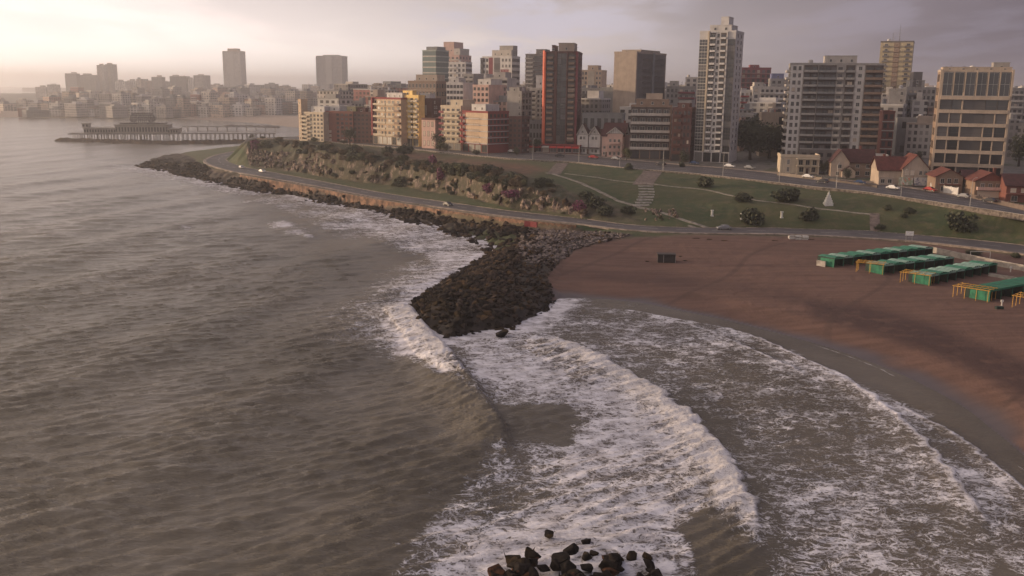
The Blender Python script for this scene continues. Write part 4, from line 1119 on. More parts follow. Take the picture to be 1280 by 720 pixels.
# brown balcony block with dark brick side
B('apartment_block', 'six storey brown block with broad pale balcony bands and a dark brick side', 789, 840, 134, yb=199, yaw=-10, depth=13, fl=5, gfloor=4.2, wall='brown',
  front=[(0,.97,'B',{'n':5,'c':'pale','d':1.7,'ww':2.2,'gl':G_DARK,'ph':1.15,'rec_shade':1})], left=[(0,1,'W',{'n':3})], pent=[(.12,.92,3.2,'brown',.05),(.35,.75,5.6,'tan',.3)])
B('brick_apartment_block', 'dark brown brick block with balconies joined to the brown balcony block', 841, 865, 137, yb=202, yaw=-17, depth=15, fl=6, gfloor=3.5, wall='dbrick', front=[(.05,.5,'B',{'n':2,'c':'dbrick','d':1.2}),(.55,.95,'W',{'n':2})], right=[(0,1,'W',{'n':3})], pent=[(.2,.8,2.4,'dbrick')])
B('apartment_block', 'grey block with red balcony lines left of the tall white tower', 833, 869, 110, D=520, yaw=-12, depth=14, fl=10, wall='grey', front=[(0,.42,'W',{'n':3}),(.42,1,'B',{'n':3,'c':'maroon'})], pent=[(.1,.4,3.5,'pale')])
B('apartment_block', 'pale block half hidden behind the left edge of the tall white tower', 857, 872, 98, D=640, yaw=-12, depth=14, fl=12, wall='pale', front=AW)
# the tall white tower
B('apartment_tower', 'tallest white tower with dark glass corners and small centred balconies', 875, 920, 41, yb=203, yaw=-26, xs=930, fl=19, gfloor=4.5, wall='white', cat='tower', cornice='white',
  front=[(0,.235,'G',{'n':3,'fl':(0,-1)}),(.245,.29,'F',{'c':'cream','d':1.0}),(.30,.46,'B',{'n':1,'c':'white','d':.9,'ww':1.9,'gl':G_DARK,'rec_shade':1,'ph':.8}),(.47,.58,'W',{'n':1,'ww':1.0,'gl':G_DARK}),(.59,.75,'B',{'n':1,'c':'white','d':.9,'ww':1.9,'gl':G_DARK,'rec_shade':1,'ph':.8}),(.765,.79,'F',{'c':'white','d':.5}),(.80,1,'G',{'n':3,'fl':(0,-1)})],
  right=[(.1,.9,'W',{'n':2,'ww':1.1})], pent=[(.25,.85,3.0,'white',.1),(.5,.72,6.5,'white',.3)])
# blocks between the white tower and the wide balcony tower
B('apartment_block', 'maroon topped slab with white balcony lines right of the white tower', 927, 964, 86, D=650, yaw=-8, depth=15, fl=14, wall='maroon', front=[(0,1,'BR',{'n':6,'c':'pink'})], pent=[(.3,.6,2.5,'maroon')])
B('apartment_block', 'red and white striped low block behind the dark trees', 926, 941, 114, D=560, yaw=-10, depth=12, fl=8, wall='white', front=[(0,.72,'B',{'n':2,'c':'red'}),(.75,1,'W',{'n':1})])
B('apartment_block', 'light grey balcony block behind the dark trees', 941, 986, 110, D=555, yaw=-8, depth=14, fl=9, wall='pale', front=[(0,.2,'W',{'n':1}),(.22,.6,'B',{'n':3,'c':'pale'}),(.62,1,'B',{'n':3,'c':'white'})], pent=[(.05,.3,3,'pale')])
B('apartment_block', 'grey block carrying a flat dark blue roof sign box', 964, 985, 100, D=610, yaw=-8, depth=14, fl=11, wall='grey', front=AW, pent=[(.05,.75,3.8,'blueg',.02)])
B('garage_block', 'plain low pale wall between the dark trees and the wide balcony tower', 952, 985, 143, D=430, yaw=-5, depth=8, fl=3, wall='beige', front=[(0,1,'W',{'n':2,'skip':.5})])
# wide tower of balconies
B('apartment_tower', 'wide grey tower covered in long balcony bands with two white window columns', 989, 1105, 81.5, D=400, yaw=-13, depth=17, fl=14, fh=3.0, wall='grey', cat='tower', cornice='grey',
  front=[(.015,.07,'W',{'n':1,'ww':1.3}),(.0,.135,'P',{'c':'white','d':.012}),(.07,.13,'W',{'n':1,'ww':1.1}),(.145,.30,'B',{'n':2,'c':'grey','d':1.6,'ww':2.1,'rec_shade':1,'ph':.9}),(.305,.50,'B',{'n':3,'c':'slate','d':1.7,'ww':2.0,'rec_shade':1,'ph':.9}),(.50,.58,'B',{'n':1,'c':'pale','d':1.1}),(.60,.70,'B',{'n':1,'c':'grey','d':1.5,'ww':2.1,'rec_shade':1,'ph':.9}),(.71,.80,'P',{'c':'white','d':.012}),(.725,.785,'W',{'n':1,'ww':1.5}),(.81,1,'B',{'n':2,'c':'brown','d':1.6,'ww':2.4,'rec_shade':1})],
  left=[(.0,1,'B',{'n':3,'c':'pale','d':1.3})], pent=[(.38,.72,3.8,'pale')])
B('apartment_tower', 'slim yellow tower with dark balcony columns and rooftop masts', 1101, 1142, 53, D=580, yaw=-24, depth=15, fl=20, wall=(.42,.35,.23), cat='tower', cornice='dgrey', mast=[(.55,11),(.35,6)],
  front=[(.08,.28,'B',{'n':1,'c':'dgrey','d':1,'ww':1.8,'gl':G_DARK}),(.42,.60,'P',{'c':'brown'}),(.42,.60,'B',{'n':1,'c':'brown','d':.8,'ww':1.6,'gl':G_DARK}),(.74,.96,'B',{'n':1,'c':'dgrey','d':1,'ww':1.9,'gl':G_DARK})])
B('party_wall_block', 'grey windowless block between the wide balcony tower and the frame fronted block', 1112, 1133, 113, D=470, yaw=-20, depth=12, fl=9, wall='grey', front=[(.6,.9,'W',{'n':1,'skip':.3})])
B('apartment_block', 'grey block with staggered dark balconies left of the frame fronted block', 1134, 1172, 111, D=480, yaw=-12, depth=14, fl=10, wall='grey', front=[(.05,.5,'B',{'n':3,'c':'slate'}),(.5,.95,'W',{'n':3})], pent=[(.1,.6,4,'grey'),(.2,.5,8,'dgrey')])
B('low_commercial_block', 'low blotchy grey block below the staggered balcony block', 1122, 1166, 150, D=440, yaw=-15, depth=14, fl=3, wall='slate', front=[(.1,.9,'W',{'n':4,'skip':.5})])
B('low_commercial_block', 'red striped low shop block behind the brown villas', 1104, 1119, 141, D=430, yaw=-12, depth=12, fl=5, wall='brick', front=[(0,1,'S',{'c':'pale','h':.5}),(0,1,'W',{'n':2})])
# frame fronted block on the right
r_, W_, dp_, H_ = B('office_block', 'wide tan block whose pale frame divides it into large dark glazed squares', 1176, 1268, 90, D=352, yaw=-20, depth=15, fl=8, fh=3.1, wall='brown', cornice='tan',
  front=[(0,.03,'F',{'c':'tan','d':1.0}),(.97,1,'F',{'c':'tan','d':1.0}),(.03,.20,'G',{'n':1,'fl':(2,8),'gl':G_MID,'fr':FR_D}),(.20,.345,'G',{'n':1,'fl':(2,8),'fr':FR_D}),(.345,.66,'G',{'n':2,'gl':G_MID,'fr':FR_D}),(.66,.82,'G',{'n':1,'fr':FR_D}),(.82,.97,'G',{'n':1,'fr':FR_D}),(.03,.345,'G',{'n':2,'fl':(0,2),'gl':G_DARK,'fr':FR_D}),
         (.03,.97,'S',{'c':'tan','d':1.3,'h':1.25,'fl':(1,6)}),(.03,.97,'S',{'c':'tan','d':1.7,'h':1.3,'fl':(6,7)}),(.335,.355,'F',{'c':'tan','d':.7,'h':.8}),(.655,.67,'F',{'c':'tan','d':.7,'h':.5}),(.17,.185,'F',{'c':'tan','d':.6,'h':.62}),(.80,.815,'F',{'c':'tan','d':.6,'h':.62})],
  pent=[(.03,.97,1.6,'tan',.04),(.74,.96,3.4,'grey',.4)], left=[(.1,.9,'W',{'n':3})])
for k in range(6):   # six tall bays of the top storeys
    x = W_*(.03+.94*k/6)
    link('window', window_mesh(W_*.94/6-.5, H_/8*1.7, G_DARK, FR_W, 1, 1), r_, (x+.25, -.35, H_*6.0/8+1.25))
    link('mullion', slab_mesh(.35, 1.05, H_/8*1.75, wm('tan'), 'mullion'), r_, (x, -.01, H_*6.0/8+1.2))
B('apartment_block', 'grey balcony block at the right edge of the skyline beyond the frame fronted block', 1262, 1300, 112, D=480, yaw=-15, depth=14, fl=10, wall='grey', front=[(0,.5,'B',{'n':3,'c':'pale'}),(.5,1,'W',{'n':3})])

# narrow angled panel added to the dark red tower, painted orange as sunlit
mb = MB(); mb.prism([(-.95,.7),(-.02,-1.05),(.02,-.3),(-.02,.9)], 0, H_R+1.2); link('sunlit_edge_panel', mb.mesh('sunlit_edge_panel', wm((.52,.13,.08))), rt)
# ---------------- red market at the foot of the dark red tower
mk = hit(690, 191)
rt_ = empty('market_kiosk', (mk.x, mk.y, mk.z), R(-14), 'low red fronted shop row with awnings at the foot of the dark red tower', 'shop')
mb = MB(); mb.box(-12, 13, 0, 7, -2, 3.4); link('wall', mb.mesh('wall', wm('brick')), rt_)
mb = MB(); mb.box(-12.4, 13.4, -.5, 7.2, 3.401, 3.75); link('roof', mb.mesh('roof', wm('red')), rt_)
for i in range(7):
    x = -11.6+i*3.55
    link('shop_front', window_mesh(3.0, 2.4, random.choice([G_DARK, G_BLIND, G_MID]), FR_W, 1), rt_, (x, -.01, .3))
    mb = MB(); mb.quad((x-.1, -.02, 3.2), (x-.1, -1.7, 2.6), (x+3.1, -1.7, 2.6), (x+3.1, -.02, 3.2)); mb.quad((x-.1, -1.7, 2.6), (x-.1, -1.7, 2.25), (x+3.1, -1.7, 2.25), (x+3.1, -1.7, 2.6))
    link('awning', mb.mesh('awning', plain('awning_cloth', (.50, .05, .045) if i != 2 else (.5, .45, .4), .8)), rt_)
wg = hit(662, 186)
rt_ = empty('market_kiosk', (wg.x, wg.y, wg.z), R(10), 'small orange gabled kiosk left of the red shop row', 'kiosk')
mb = MB(); mb.box(-3.4, 3.4, 0, 4, -2, 2.6); link('wall', mb.mesh('wall', wm('peach')), rt_)
mb = MB(); mb.tri((-3.8,-.4,2.6),(3.8,-.4,2.6),(0,-.4,4.4)); mb.tri((3.8,4.4,2.6),(-3.8,4.4,2.6),(0,4.4,4.4)); mb.quad((-3.8,-.4,2.6),(0,-.4,4.4),(0,4.4,4.4),(-3.8,4.4,2.6)); mb.quad((3.8,-.4,2.6),(3.8,4.4,2.6),(0,4.4,4.4),(0,-.4,4.4))
link('roof', mb.mesh('roof', wm('red')), rt_); link('shop_front', window_mesh(3.4, 1.8, G_DARK, FR_W, 1), rt_, (-1.7, -.01, .3))

# ---------------- houses: body with gable / hip roofs, half timbering, chimneys
def gable_roof(parent, x0, x1, y0, y1, z0, h, axis, mat, over=.5, gw=None, name='roof', timber=False):
    """ridge along axis; slabs .2 thick; optional gable wall material"""
    mb = MB(); th = .22
    if axis == 'x':
        ym = (y0+y1)/2; s = h/((y1-y0)/2)
        for ya, yb_ in ((y0, ym), (y1, ym)):
            yo = ya + (-over if ya < ym else over); zo = z0 - over*s
            a_, b_, c_, d_ = (x0-over, yo, zo), (x1+over, yo, zo), (x1+over, ym, z0+h), (x0-over, ym, z0+h)
            up = lambda p: (p[0], p[1], p[2]+th)
            mb.quad(up(a_), up(b_), up(c_), up(d_)); mb.quad(d_, c_, b_, a_); mb.quad(a_, b_, up(b_), up(a_)); mb.quad(b_, c_, up(c_), up(b_)); mb.quad(d_, a_, up(a_), up(d_))
        tri = [[(x, y0, z0), (x, y1, z0), (x, ym, z0+h)] for x in (x0, x1)]
    else:
        xm = (x0+x1)/2; s = h/((x1-x0)/2)
        for xa in (x0, x1):
            xo = xa + (-over if xa < xm else over); zo = z0 - over*s
            a_, b_, c_, d_ = (xo, y0-over, zo), (xo, y1+over, zo), (xm, y1+over, z0+h), (xm, y0-over, z0+h)
            up = lambda p: (p[0], p[1], p[2]+th)
            mb.quad(up(a_), up(b_), up(c_), up(d_)); mb.quad(d_, c_, b_, a_); mb.quad(a_, b_, up(b_), up(a_)); mb.quad(d_, a_, up(a_), up(d_)); mb.quad(b_, c_, up(c_), up(b_))
        tri = [[(x0, y, z0), (x1, y, z0), (xm, y, z0+h)] for y in (y0, y1)]
    r = link(name, mb.mesh(name, mat), parent)
    if gw:
        for t in tri:
            mb = MB(); mb.tri(*t); link('gable', mb.mesh('gable', gw), parent)
    if timber and axis == 'y':
        mb = MB(); xm = (x0+x1)/2
        for sx in (-1, 1):
            mb.tube((xm, y0-over-.05, z0+h-.05), (xm+sx*(x1-x0)/2*1.12, y0-over-.05, z0-h*.12-.05), .16, seg=4)
        link('bargeboard', mb.mesh('bargeboard', FR_W), parent)
        mb = MB()
        for k in range(-3, 4):
            xx = xm+k*(x1-x0)/8; hh = h*(1-abs(k)/4)-.2
            if hh > .2: mb.box(xx-.07, xx+.07, y0-.06, y0-.01, z0+.01, z0+hh)
        mb.box(x0, x1, y0-.08, y0-.012, z0-.12, z0)
        link('timbering', mb.mesh('timbering', plain('timber', (.06, .04, .035), .8)), parent)
    return r
def house(name, label, px0, px1, yb, yaw, depth, eave, parts_fn, wall='beige', z=None, base=3):
    xc = (px0+px1)/2; h = hit2(xc, yb); a = R(yaw)
    n_ = Vector((math.sin(a), -math.cos(a), 0)); ux = Vector((math.cos(a), math.sin(a), 0))
    def on(px):
        d = ray(px, yb); t = (h-CO).dot(n_)/d.dot(n_); return CO+d*t
    pl, pr = on(px0), on(px1); W = (pr-pl).dot(ux)
    root = empty(name, (pl.x, pl.y, h.z), a, label, 'house')
    mb = MB(); mb.box(0, W, 0, depth, -base, eave); link('wall', mb.mesh('wall', wm(wall)), root)
    parts_fn(root, W, depth, eave)
    return root
def wins(root, xs_, z_, w_=1.1, h_=1.3, y=-.01, gl=None, fr=FR_W):
    for x in xs_: link('window', window_mesh(w_, h_, gl or random.choice([G_DARK, G_MID]), fr, 1), root, (x-w_/2, y, z_))
def door(root, x, z_=0.0, y=-.012, c=(.10, .05, .035)):
    mb = MB(); mb.box(x-.5, x+.5, y-.06, y, z_, z_+2.1); mb.box(x-.62, x-.502, y-.1, y, z_, z_+2.2, 1); mb.box(x+.502, x+.62, y-.1, y, z_, z_+2.2, 1); mb.box(x-.62, x+.62, y-.1, y, z_+2.201, z_+2.3, 1)
    link('door', mb.mesh('door', [plain('door_paint', c), FR_W]), root)
def chimney(root, x, y, z0, z1, c='brick'):
    mb = MB(); mb.box(x-.4, x+.4, y-.3, y+.3, z0, z1); mb.box(x-.5, x+.5, y-.4, y+.4, z1+.001, z1+.2); link('chimney', mb.mesh('chimney', wm(c)), root)

def tudor_a(r, W, d, e):
    gable_roof(r, 0, W, 0, d, e, 3.6, 'x', M_TILED, gw=wm('white'))
    for (a_, b_, hh, yo) in ((.02, .48, 4.6, 1.6), (.50, .98, 3.6, 1.0)):
        mb = MB(); mb.box(W*a_, W*b_, -yo, -.002, -3, e); link('bay', mb.mesh('bay', wm('white')), r)
        gable_roof(r, W*a_, W*b_, -yo, d*.5, e+.0, hh, 'y', M_TILED, gw=wm('white'), timber=True, over=.45)
        wins(r, [W*(a_+b_)/2-.8, W*(a_+b_)/2+.8], e-2.4, 1.2, 1.5, -yo-.01); wins(r, [W*(a_+b_)/2-.8, W*(a_+b_)/2+.8], .6, 1.2, 1.5, -yo-.01)
        wins(r, [W*(a_+b_)/2], e+.6, .9, 1.1, -yo-.07)
    chimney(r, W*.1, d*.5, e+1, e+5.5); door(r, W*.49, y=-1.65)
    mb = MB(); mb.box(-.2, W+.2, -2.6, -1.0, 2.75, 2.95); link('porch_roof', mb.mesh('porch_roof', M_TILED), r)
house('timbered_house', 'white half timbered villa with two pointed gables beside the dark red tower', 722, 751, 192, -24, 12, 8.8, tudor_a, 'white')
def tudor_b(r, W, d, e):
    gable_roof(r, 0, W, 0, d, e, 5.2, 'x', M_TILED, gw=wm('pale'))
    mb = MB(); mb.box(W*.28, W*.98, -1.4, -.002, -3, e+1); link('bay', mb.mesh('bay', wm('pink')), r)
    gable_roof(r, W*.28, W*.98, -1.4, d*.5, e+1, 2.6, 'y', M_TILED, gw=wm('white'), timber=True)
    for f in range(3):
        link('balcony', balcony_mesh(W*.5, 1.3, wm('pink'), 'solid', .9), r, (W*.38, -1.41, .2+2.8*f if f else 2.7))
        wins(r, [W*.42, W*.62, W*.82], .8+2.8*f, 1.1, 1.5, -1.41)
    wins(r, [W*.12], 3.4); wins(r, [W*.12], .8); door(r, W*.2); chimney(r, W*.85, d*.6, e+2, e+6.2)
house('timbered_house', 'pink fronted villa with steep dark red roof and stacked balconies under one gable', 752, 779, 196, -20, 12, 9.4, tudor_b, 'pink')
def cream_villa(r, W, d, e):
    mb = MB(); mb.box(-.3, W+.3, -.3, d+.3, e+.001, e+.35); mb.box(-.15, W+.15, -.15, .1, e+.351, e+1.1); mb.box(-.15,.1,.101,d+.15,e+.351,e+1.1); mb.box(W-.1,W+.15,.101,d+.15,e+.351,e+1.1); link('cornice', mb.mesh('cornice', wm('cream')), r)
    wins(r, [W*.2], 3.4, 1.0, 2.0); wins(r, [W*.2], .7, 1.0, 1.8)
    mb = MB(); mb.box(W*.4, W*1.0, -2.2, -.002, 2.9, 3.15); mb.box(W*.4, W*1.0, -2.4, -.002, 5.6, 5.95)
    for x in (.42, .6, .78, .97): mb.box(W*x-.15, W*x+.15, -2.1, -1.8, -2, 5.6)
    link('loggia', mb.mesh('loggia', wm('cream')), r); wins(r, [W*.52, W*.70, W*.88], 3.3, 1.6, 2.0, gl=G_DARK); wins(r, [W*.55, W*.85], .6, 1.8, 1.9, gl=G_DARK); door(r, W*.7)
house('villa', 'flat roofed cream villa with a columned loggia below the wide balcony tower', 975, 1023, 217, -9, 11, 6.2, cream_villa, 'cream')
def fence_wall(name, label, p0, p1, yb0, yb1, h, mat, posts=True):
    a, b = hit2(p0, yb0), hit2(p1, yb1); d = b-a; L = math.hypot(d.x, d.y)
    root = empty(name, tuple(a), math.atan2(d.y, d.x), label, 'wall')
    mb = MB(); n = max(1, int(L/2.5)); sl = d.z/L
    for i in range(n):
        x0, x1 = L*i/n, L*(i+1)/n; zb = sl*x0
        mb.box(x0+.15, x1-.002, -.1, .1, zb-1.5, zb+h)
    link('wall', mb.mesh('wall', mat), root)
    mb = MB()
    for i in range(n+1): mb.box(L*i/n-.15, L*i/n+.148, -.16, .16, sl*L*i/n-1.5, sl*L*i/n+h+.35)
    link('pillars', mb.mesh('pillars', mat), root)
    return root
fence_wall('garden_wall', 'cream garden wall with pillars in front of the flat roofed cream villa', 972, 1027, 219.5, 226, 1.2, wm((.27,.22,.18)))
def tudor_c(r, W, d, e):
    gable_roof(r, W*.3, W, 0, d, e, 4.4, 'x', M_TILED, gw=wm('beige'))
    mb = MB(); mb.box(0, W*.42, -1.5, -.002, -3, e); link('bay', mb.mesh('bay', wm('tan')), r)
    gable_roof(r, 0, W*.42, -1.5, d*.7, e, 4.2, 'y', M_TILED, gw=wm('tan'), timber=False, over=.4)
    mb = MB(); mb.box(W*.25, W*.55, -3.8, -1.502, -3, 2.4); link('porch', mb.mesh('porch', wm('tan')), r)
    gable_roof(r, W*.25, W*.55, -3.8, -1.502, 2.4, 1.7, 'y', M_TILED, gw=wm('tan'), over=.3, name='porch_roof'); wins(r, [W*.2], 3.2, 1.5, 1.5, -1.51, gl=G_DARK); wins(r, [W*.16], .5, 1.2, 1.4, -1.51)
    wins(r, [W*.62, W*.85], 3.4, 1.3, 1.4, gl=G_DARK); wins(r, [W*.62, W*.85], .6, 1.6, 1.6, gl=G_DARK); door(r, W*.4, y=-3.81); chimney(r, W*.7, d*.5, e+2, e+5.6)
house('villa', 'tan gabled villa with pointed porch right of the flat roofed cream villa', 1037, 1092, 221, -12, 11, 5.6, tudor_c, 'brown')
fence_wall('garden_wall', 'low tan garden wall along the pavement in front of the tan gabled villa', 1036, 1096, 226.5, 235, .8, wm((.14,.11,.09)))
def shop_house(r, W, d, e):
    gable_roof(r, -.2, W*.8, 0, d, e, 4.2, 'x', M_TILE, gw=wm('beige'))
    mb = MB(); mb.box(W*.42, W*.9, -1.2, -.002, 2.6, e+.8); link('bay', mb.mesh('bay', wm('tan')), r)
    gable_roof(r, W*.42, W*.9, -1.2, d*.8, e+.8, 4.6, 'y', M_TILEO, gw=wm('tan'), over=.5)
    wins(r, [W*.5, W*.6], e-1.5, 1.3, 1.6, -1.21, gl=G_BLIND); wins(r, [W*.75, W*.84], e-1.5, 1.0, 1.5, -1.21)
    mb = MB(); mb.box(0, W*.28, -1.2, -.002, -2, 2.9); link('bay', mb.mesh('bay', wm('beige')), r); wins(r, [W*.07, W*.2], .8, 1.4, 1.5, -1.21)
    # two poster panels with pictures
    def pm(cols):
        m, nt, b = new_mat('poster_print'); O = N(nt, 'ShaderNodeTexCoord').outputs['Object']
        n1 = noise(nt, O, 1.3, 3)
        c = mix_c(nt, map_r(nt, n1, .42, .48), cols[0], cols[1]); c = mix_c(nt, map_r(nt, noise(nt, mapping(nt, O, (1,1,1), loc=(5,2,1)), 1.1, 3), .55, .6), c, cols[2])
        nt.links.new(c, b.inputs['Base Color']); b.inputs['Roughness'].default_value = .6; return m
    for x0, x1, cols in ((.36, .62, ((.52,.50,.46),(.30,.34,.24),(.50,.22,.16))), (.64, .90, ((.34,.32,.36),(.52,.48,.46),(.16,.16,.20)))):
        mb = MB(); mb.box(W*x0, W*x1, -1.75, -1.6, .3, 3.1, 0); link('poster_panel', mb.mesh('poster_panel', pm(cols)), r)
    wins(r, [W*.95], 3.4, .9, 1.3); door(r, W*.96); chimney(r, W*.15, d*.5, e+2, e+5.0)
house('shop_house', 'red roofed corner house with two large picture panels on its ground floor', 1097, 1165, 232, -8, 12, 5.4, shop_house, 'tan')
def low_house_a(r, W, d, e):
    gable_roof(r, 0, W, 0, d, e, 2.3, 'y', M_TILEO, gw=wm('brown'), over=.7)
    link('balcony', balcony_mesh(W*.8, 1.4, wm('brick'), 'rail', 1.0), r, (W*.1, -.02, 2.8)); wins(r, [W*.25, W*.5, W*.75], 3.1, 1.3, 1.7, gl=G_DARK); wins(r, [W*.3, W*.7], .5, 1.6, 1.7, gl=G_DARK); door(r, W*.5)
house('villa', 'brown villa with low orange gable behind a white garden wall', 1168, 1202, 241, -10, 11, 5.4, low_house_a, 'brown')
fence_wall('garden_wall', 'bright white garden wall in front of the brown villa with the low orange gable', 1163, 1197, 238, 244, 2.3, wm((.60,.58,.56)))
def low_house_b(r, W, d, e):
    gable_roof(r, 0, W, 0, d, e, 2.6, 'y', M_TILEO, gw=wm('brick'), over=.7)
    link('balcony', balcony_mesh(W*.9, 1.5, wm('pink'), 'solid', 1.0), r, (W*.05, -.02, 2.7)); wins(r, [W*.25, W*.5, W*.75], 3.1, 1.3, 1.7, gl=G_MID); wins(r, [W*.5], .3, W*.8, 2.0, gl=G_BLIND)
    chimney(r, W*.8, d*.6, e+1, e+3.6)
house('villa', 'narrow villa with orange gable and pale balcony in front of the frame fronted block', 1217, 1255, 248, -10, 11, 5.6, low_house_b, 'brown')
def low_house_c(r, W, d, e):
    gable_roof(r, 0, W, 0, d, e, 3.0, 'x', M_TILED, gw=wm('brick'), over=.6)
    wins(r, [W*.12, W*.3, W*.5, W*.72], 3.2, 1.6, 1.3, gl=G_BLIND); mb = MB(); mb.box(0, W, -1.6, -.002, 2.6, 2.85); link('awning', mb.mesh('awning', wm('brick')), r); wins(r, [W*.15, W*.45, W*.75], .4, 1.9, 1.7); door(r, W*.6)
house('terraced_house', 'long dark red roofed house at the right edge of the row of villas', 1256, 1330, 254, -12, 11, 5.4, low_house_c, 'brick')
fence_wall('garden_wall', 'brown garden wall with pillars in front of the narrow villa and the long dark roofed house', 1212, 1330, 247.5, 275, 1.4, wm((.17,.13,.11)))
def gap_house(r, W, d, e):
    gable_roof(r, 0, W, 0, d, e, 2.2, 'x', M_TILED, gw=wm('dgrey'), over=.5)
    wins(r, [W*.3, W*.7], 3, 1.2, 1.4, gl=G_DARK); wins(r, [W*.3, W*.7], .5, 1.2, 1.4, gl=G_DARK); door(r, W*.5)
house('villa', 'dark recessed house between the two villas with orange gables', 1203, 1216, 241, -12, 8, 5.0, gap_house, 'dgrey')
B('podium_block', 'white stepped low block squeezed behind the gap left of the red roofed corner house', 1080, 1110, 196, D=385, yaw=-12, depth=8, fl=3, wall='white', tank=False, front=[(0,.5,'B',{'n':2,'c':'white'}),(.5,1,'W',{'n':2,'gl':G_DARK})])
B('podium_block', 'dark two storey podium directly under the wide balcony tower', 1000, 1085, 190, D=392, yaw=-12, depth=8, fl=2, wall='dgrey', tank=False, front=[(0,1,'W',{'n':8,'gl':G_DARK})])

# ---------------- crowded rows behind: simple but individual blocks
def facadem(col, wc=(.05,.045,.045), sx=.30, sz=.33):
    m, nt, b = new_mat('block_facade')
    O = N(nt, 'ShaderNodeTexCoord').outputs['Object']
    g = N(nt, 'ShaderNodeNewGeometry'); s = N(nt, 'ShaderNodeSeparateXYZ'); nt.links.new(O, s.inputs[0])
    h = math_n(nt, 'ADD', s.outputs[0], s.outputs[1])
    fx = math_n(nt, 'FRACT', math_n(nt, 'MULTIPLY', h, sx)); fz = math_n(nt, 'FRACT', math_n(nt, 'MULTIPLY', s.outputs[2], sz))
    a_ = math_n(nt, 'MULTIPLY', math_n(nt, 'GREATER_THAN', fx, .45), math_n(nt, 'GREATER_THAN', fz, .42))
    wn = N(nt, 'ShaderNodeTexWhiteNoise'); cb = N(nt, 'ShaderNodeCombineXYZ'); nt.links.new(math_n(nt, 'FLOOR', math_n(nt, 'MULTIPLY', h, sx)), cb.inputs[0]); nt.links.new(math_n(nt, 'FLOOR', math_n(nt, 'MULTIPLY', s.outputs[2], sz)), cb.inputs[1]); nt.links.new(cb.outputs[0], wn.inputs[0])
    a_ = math_n(nt, 'MULTIPLY', a_, map_r(nt, wn.outputs[0], .1, .5, .3, 1))
    oi = N(nt, 'ShaderNodeObjectInfo')
    base = mix_c(nt, oi.outputs['Random'], tuple(c*.7 for c in col), tuple(min(1, c*1.2) for c in col))
    base = mix_c(nt, map_r(nt, noise(nt, O, .12, 4), .4, .7, 0, .4), base, tuple(c*.5 for c in col))
    c = mix_c(nt, a_, base, wc)
    nt.links.new(c, b.inputs['Base Color']); b.inputs['Roughness'].default_value = .8
    return m
FM = [facadem(c, sx=s_, sz=.33) for c, s_ in (((.46,.41,.37), .3), ((.34,.31,.29), .42), ((.52,.46,.40), .26), ((.36,.24,.20), .34), ((.26,.24,.235), .3), ((.50,.40,.32), .38), ((.30,.13,.11), .3), ((.56,.53,.50), .22))]
def simple_block(name, label, xl, xr, yt, D, yaw, group=None, cat='building', zb=None, k=None, rnd=random):
    xc = (xl+xr)/2; C = PD(xc, yt, D); a = R(yaw)
    W = max(4.0, (xr-xl)/F_PX*D/math.cos(a)*.96); zb = gz(C.x, C.y) if zb is None else zb; H = C.z-zb; dp = rnd.uniform(12, 20)
    if H < 4: return None
    mb = MB(); mb.box(-W/2, W/2, 0, dp, -4, H, 0); t = rnd.random()
    mb.box(-W/2-.1, W/2+.1, -.1, dp+.1, H+.001, H+.7, 1)
    if t < .75:
        f0 = rnd.uniform(-.4, .0); f1 = f0+rnd.uniform(.25, .5); mb.box(W*f0, W*f1, dp*.2, dp*.7, H+.701, H+rnd.uniform(2.5, 4.5), 1)
    if t > .5: mb.tube((W*.3, dp*.4, H+.7), (W*.3, dp*.4, H+2.6), .9, seg=8, m=1)
    if t > .3: mb.tube((W*.1, dp*.5, H+.7), (W*.1, dp*.5, H+rnd.uniform(3, 6)), .07, seg=4, m=1)
    nfl = int(H/3)
    if t < .5:
        for f in range(1, nfl): mb.box(-W*.4, W*.15, -1.0, -.002, f*3.0-.1, f*3.0+.85, 1)
    fi = rnd.choice([0, 1, 2, 7, 7, 5, 0, 4, 3, 6, 2]) if k is None else k
    o = link(name, mb.mesh(name, [FM[fi], wm(rnd.choice(['pale', 'grey', 'white', 'beige', 'slate']))]), None, (C.x, C.y, zb), a)
    return tag(o, label, cat, group)
rb = random.Random(3)
LB_FAR = 'small hazy block in the crowded rows of houses behind the waterfront towers'
for D, y0, y1, x0, x1, w0, w1 in ((600, 116, 128, 425, 470, 10, 18), (580, 118, 132, 640, 870, 12, 22), (700, 108, 120, 425, 1110, 12, 24), (820, 104, 113, 420, 1300, 12, 26), (1000, 103, 109, 420, 1300, 12, 24), (520, 130, 142, 425, 470, 10, 16), (480, 120, 135, 1100, 1175, 10, 20), (640, 122, 134, 990, 1180, 12, 20), (540, 126, 140, 925, 1000, 10, 17), (530, 128, 146, 1104, 1178, 10, 17), (560, 112, 126, 1100, 1300, 11, 18), (470, 140, 154, 925, 990, 9, 16), (455, 150, 166, 1102, 1178, 9, 16), (500, 122, 146, 640, 868, 9, 17), (760, 104, 116, 560, 1180, 8, 16), (450, 140, 155, 1262, 1330, 9, 15), (600, 108, 122, 925, 990, 9, 16)):
    x = x0
    while x < x1:
        w_ = rb.uniform(w0, w1)
        simple_block('city_block', LB_FAR, x, x+w_, rb.uniform(y0, y1)+x*.0035, D+rb.uniform(-25, 25), rb.choice([-20, -15, -25, 60]), 'crowded blocks behind the waterfront', rnd=rb)
        x += w_+rb.uniform(0, 3)
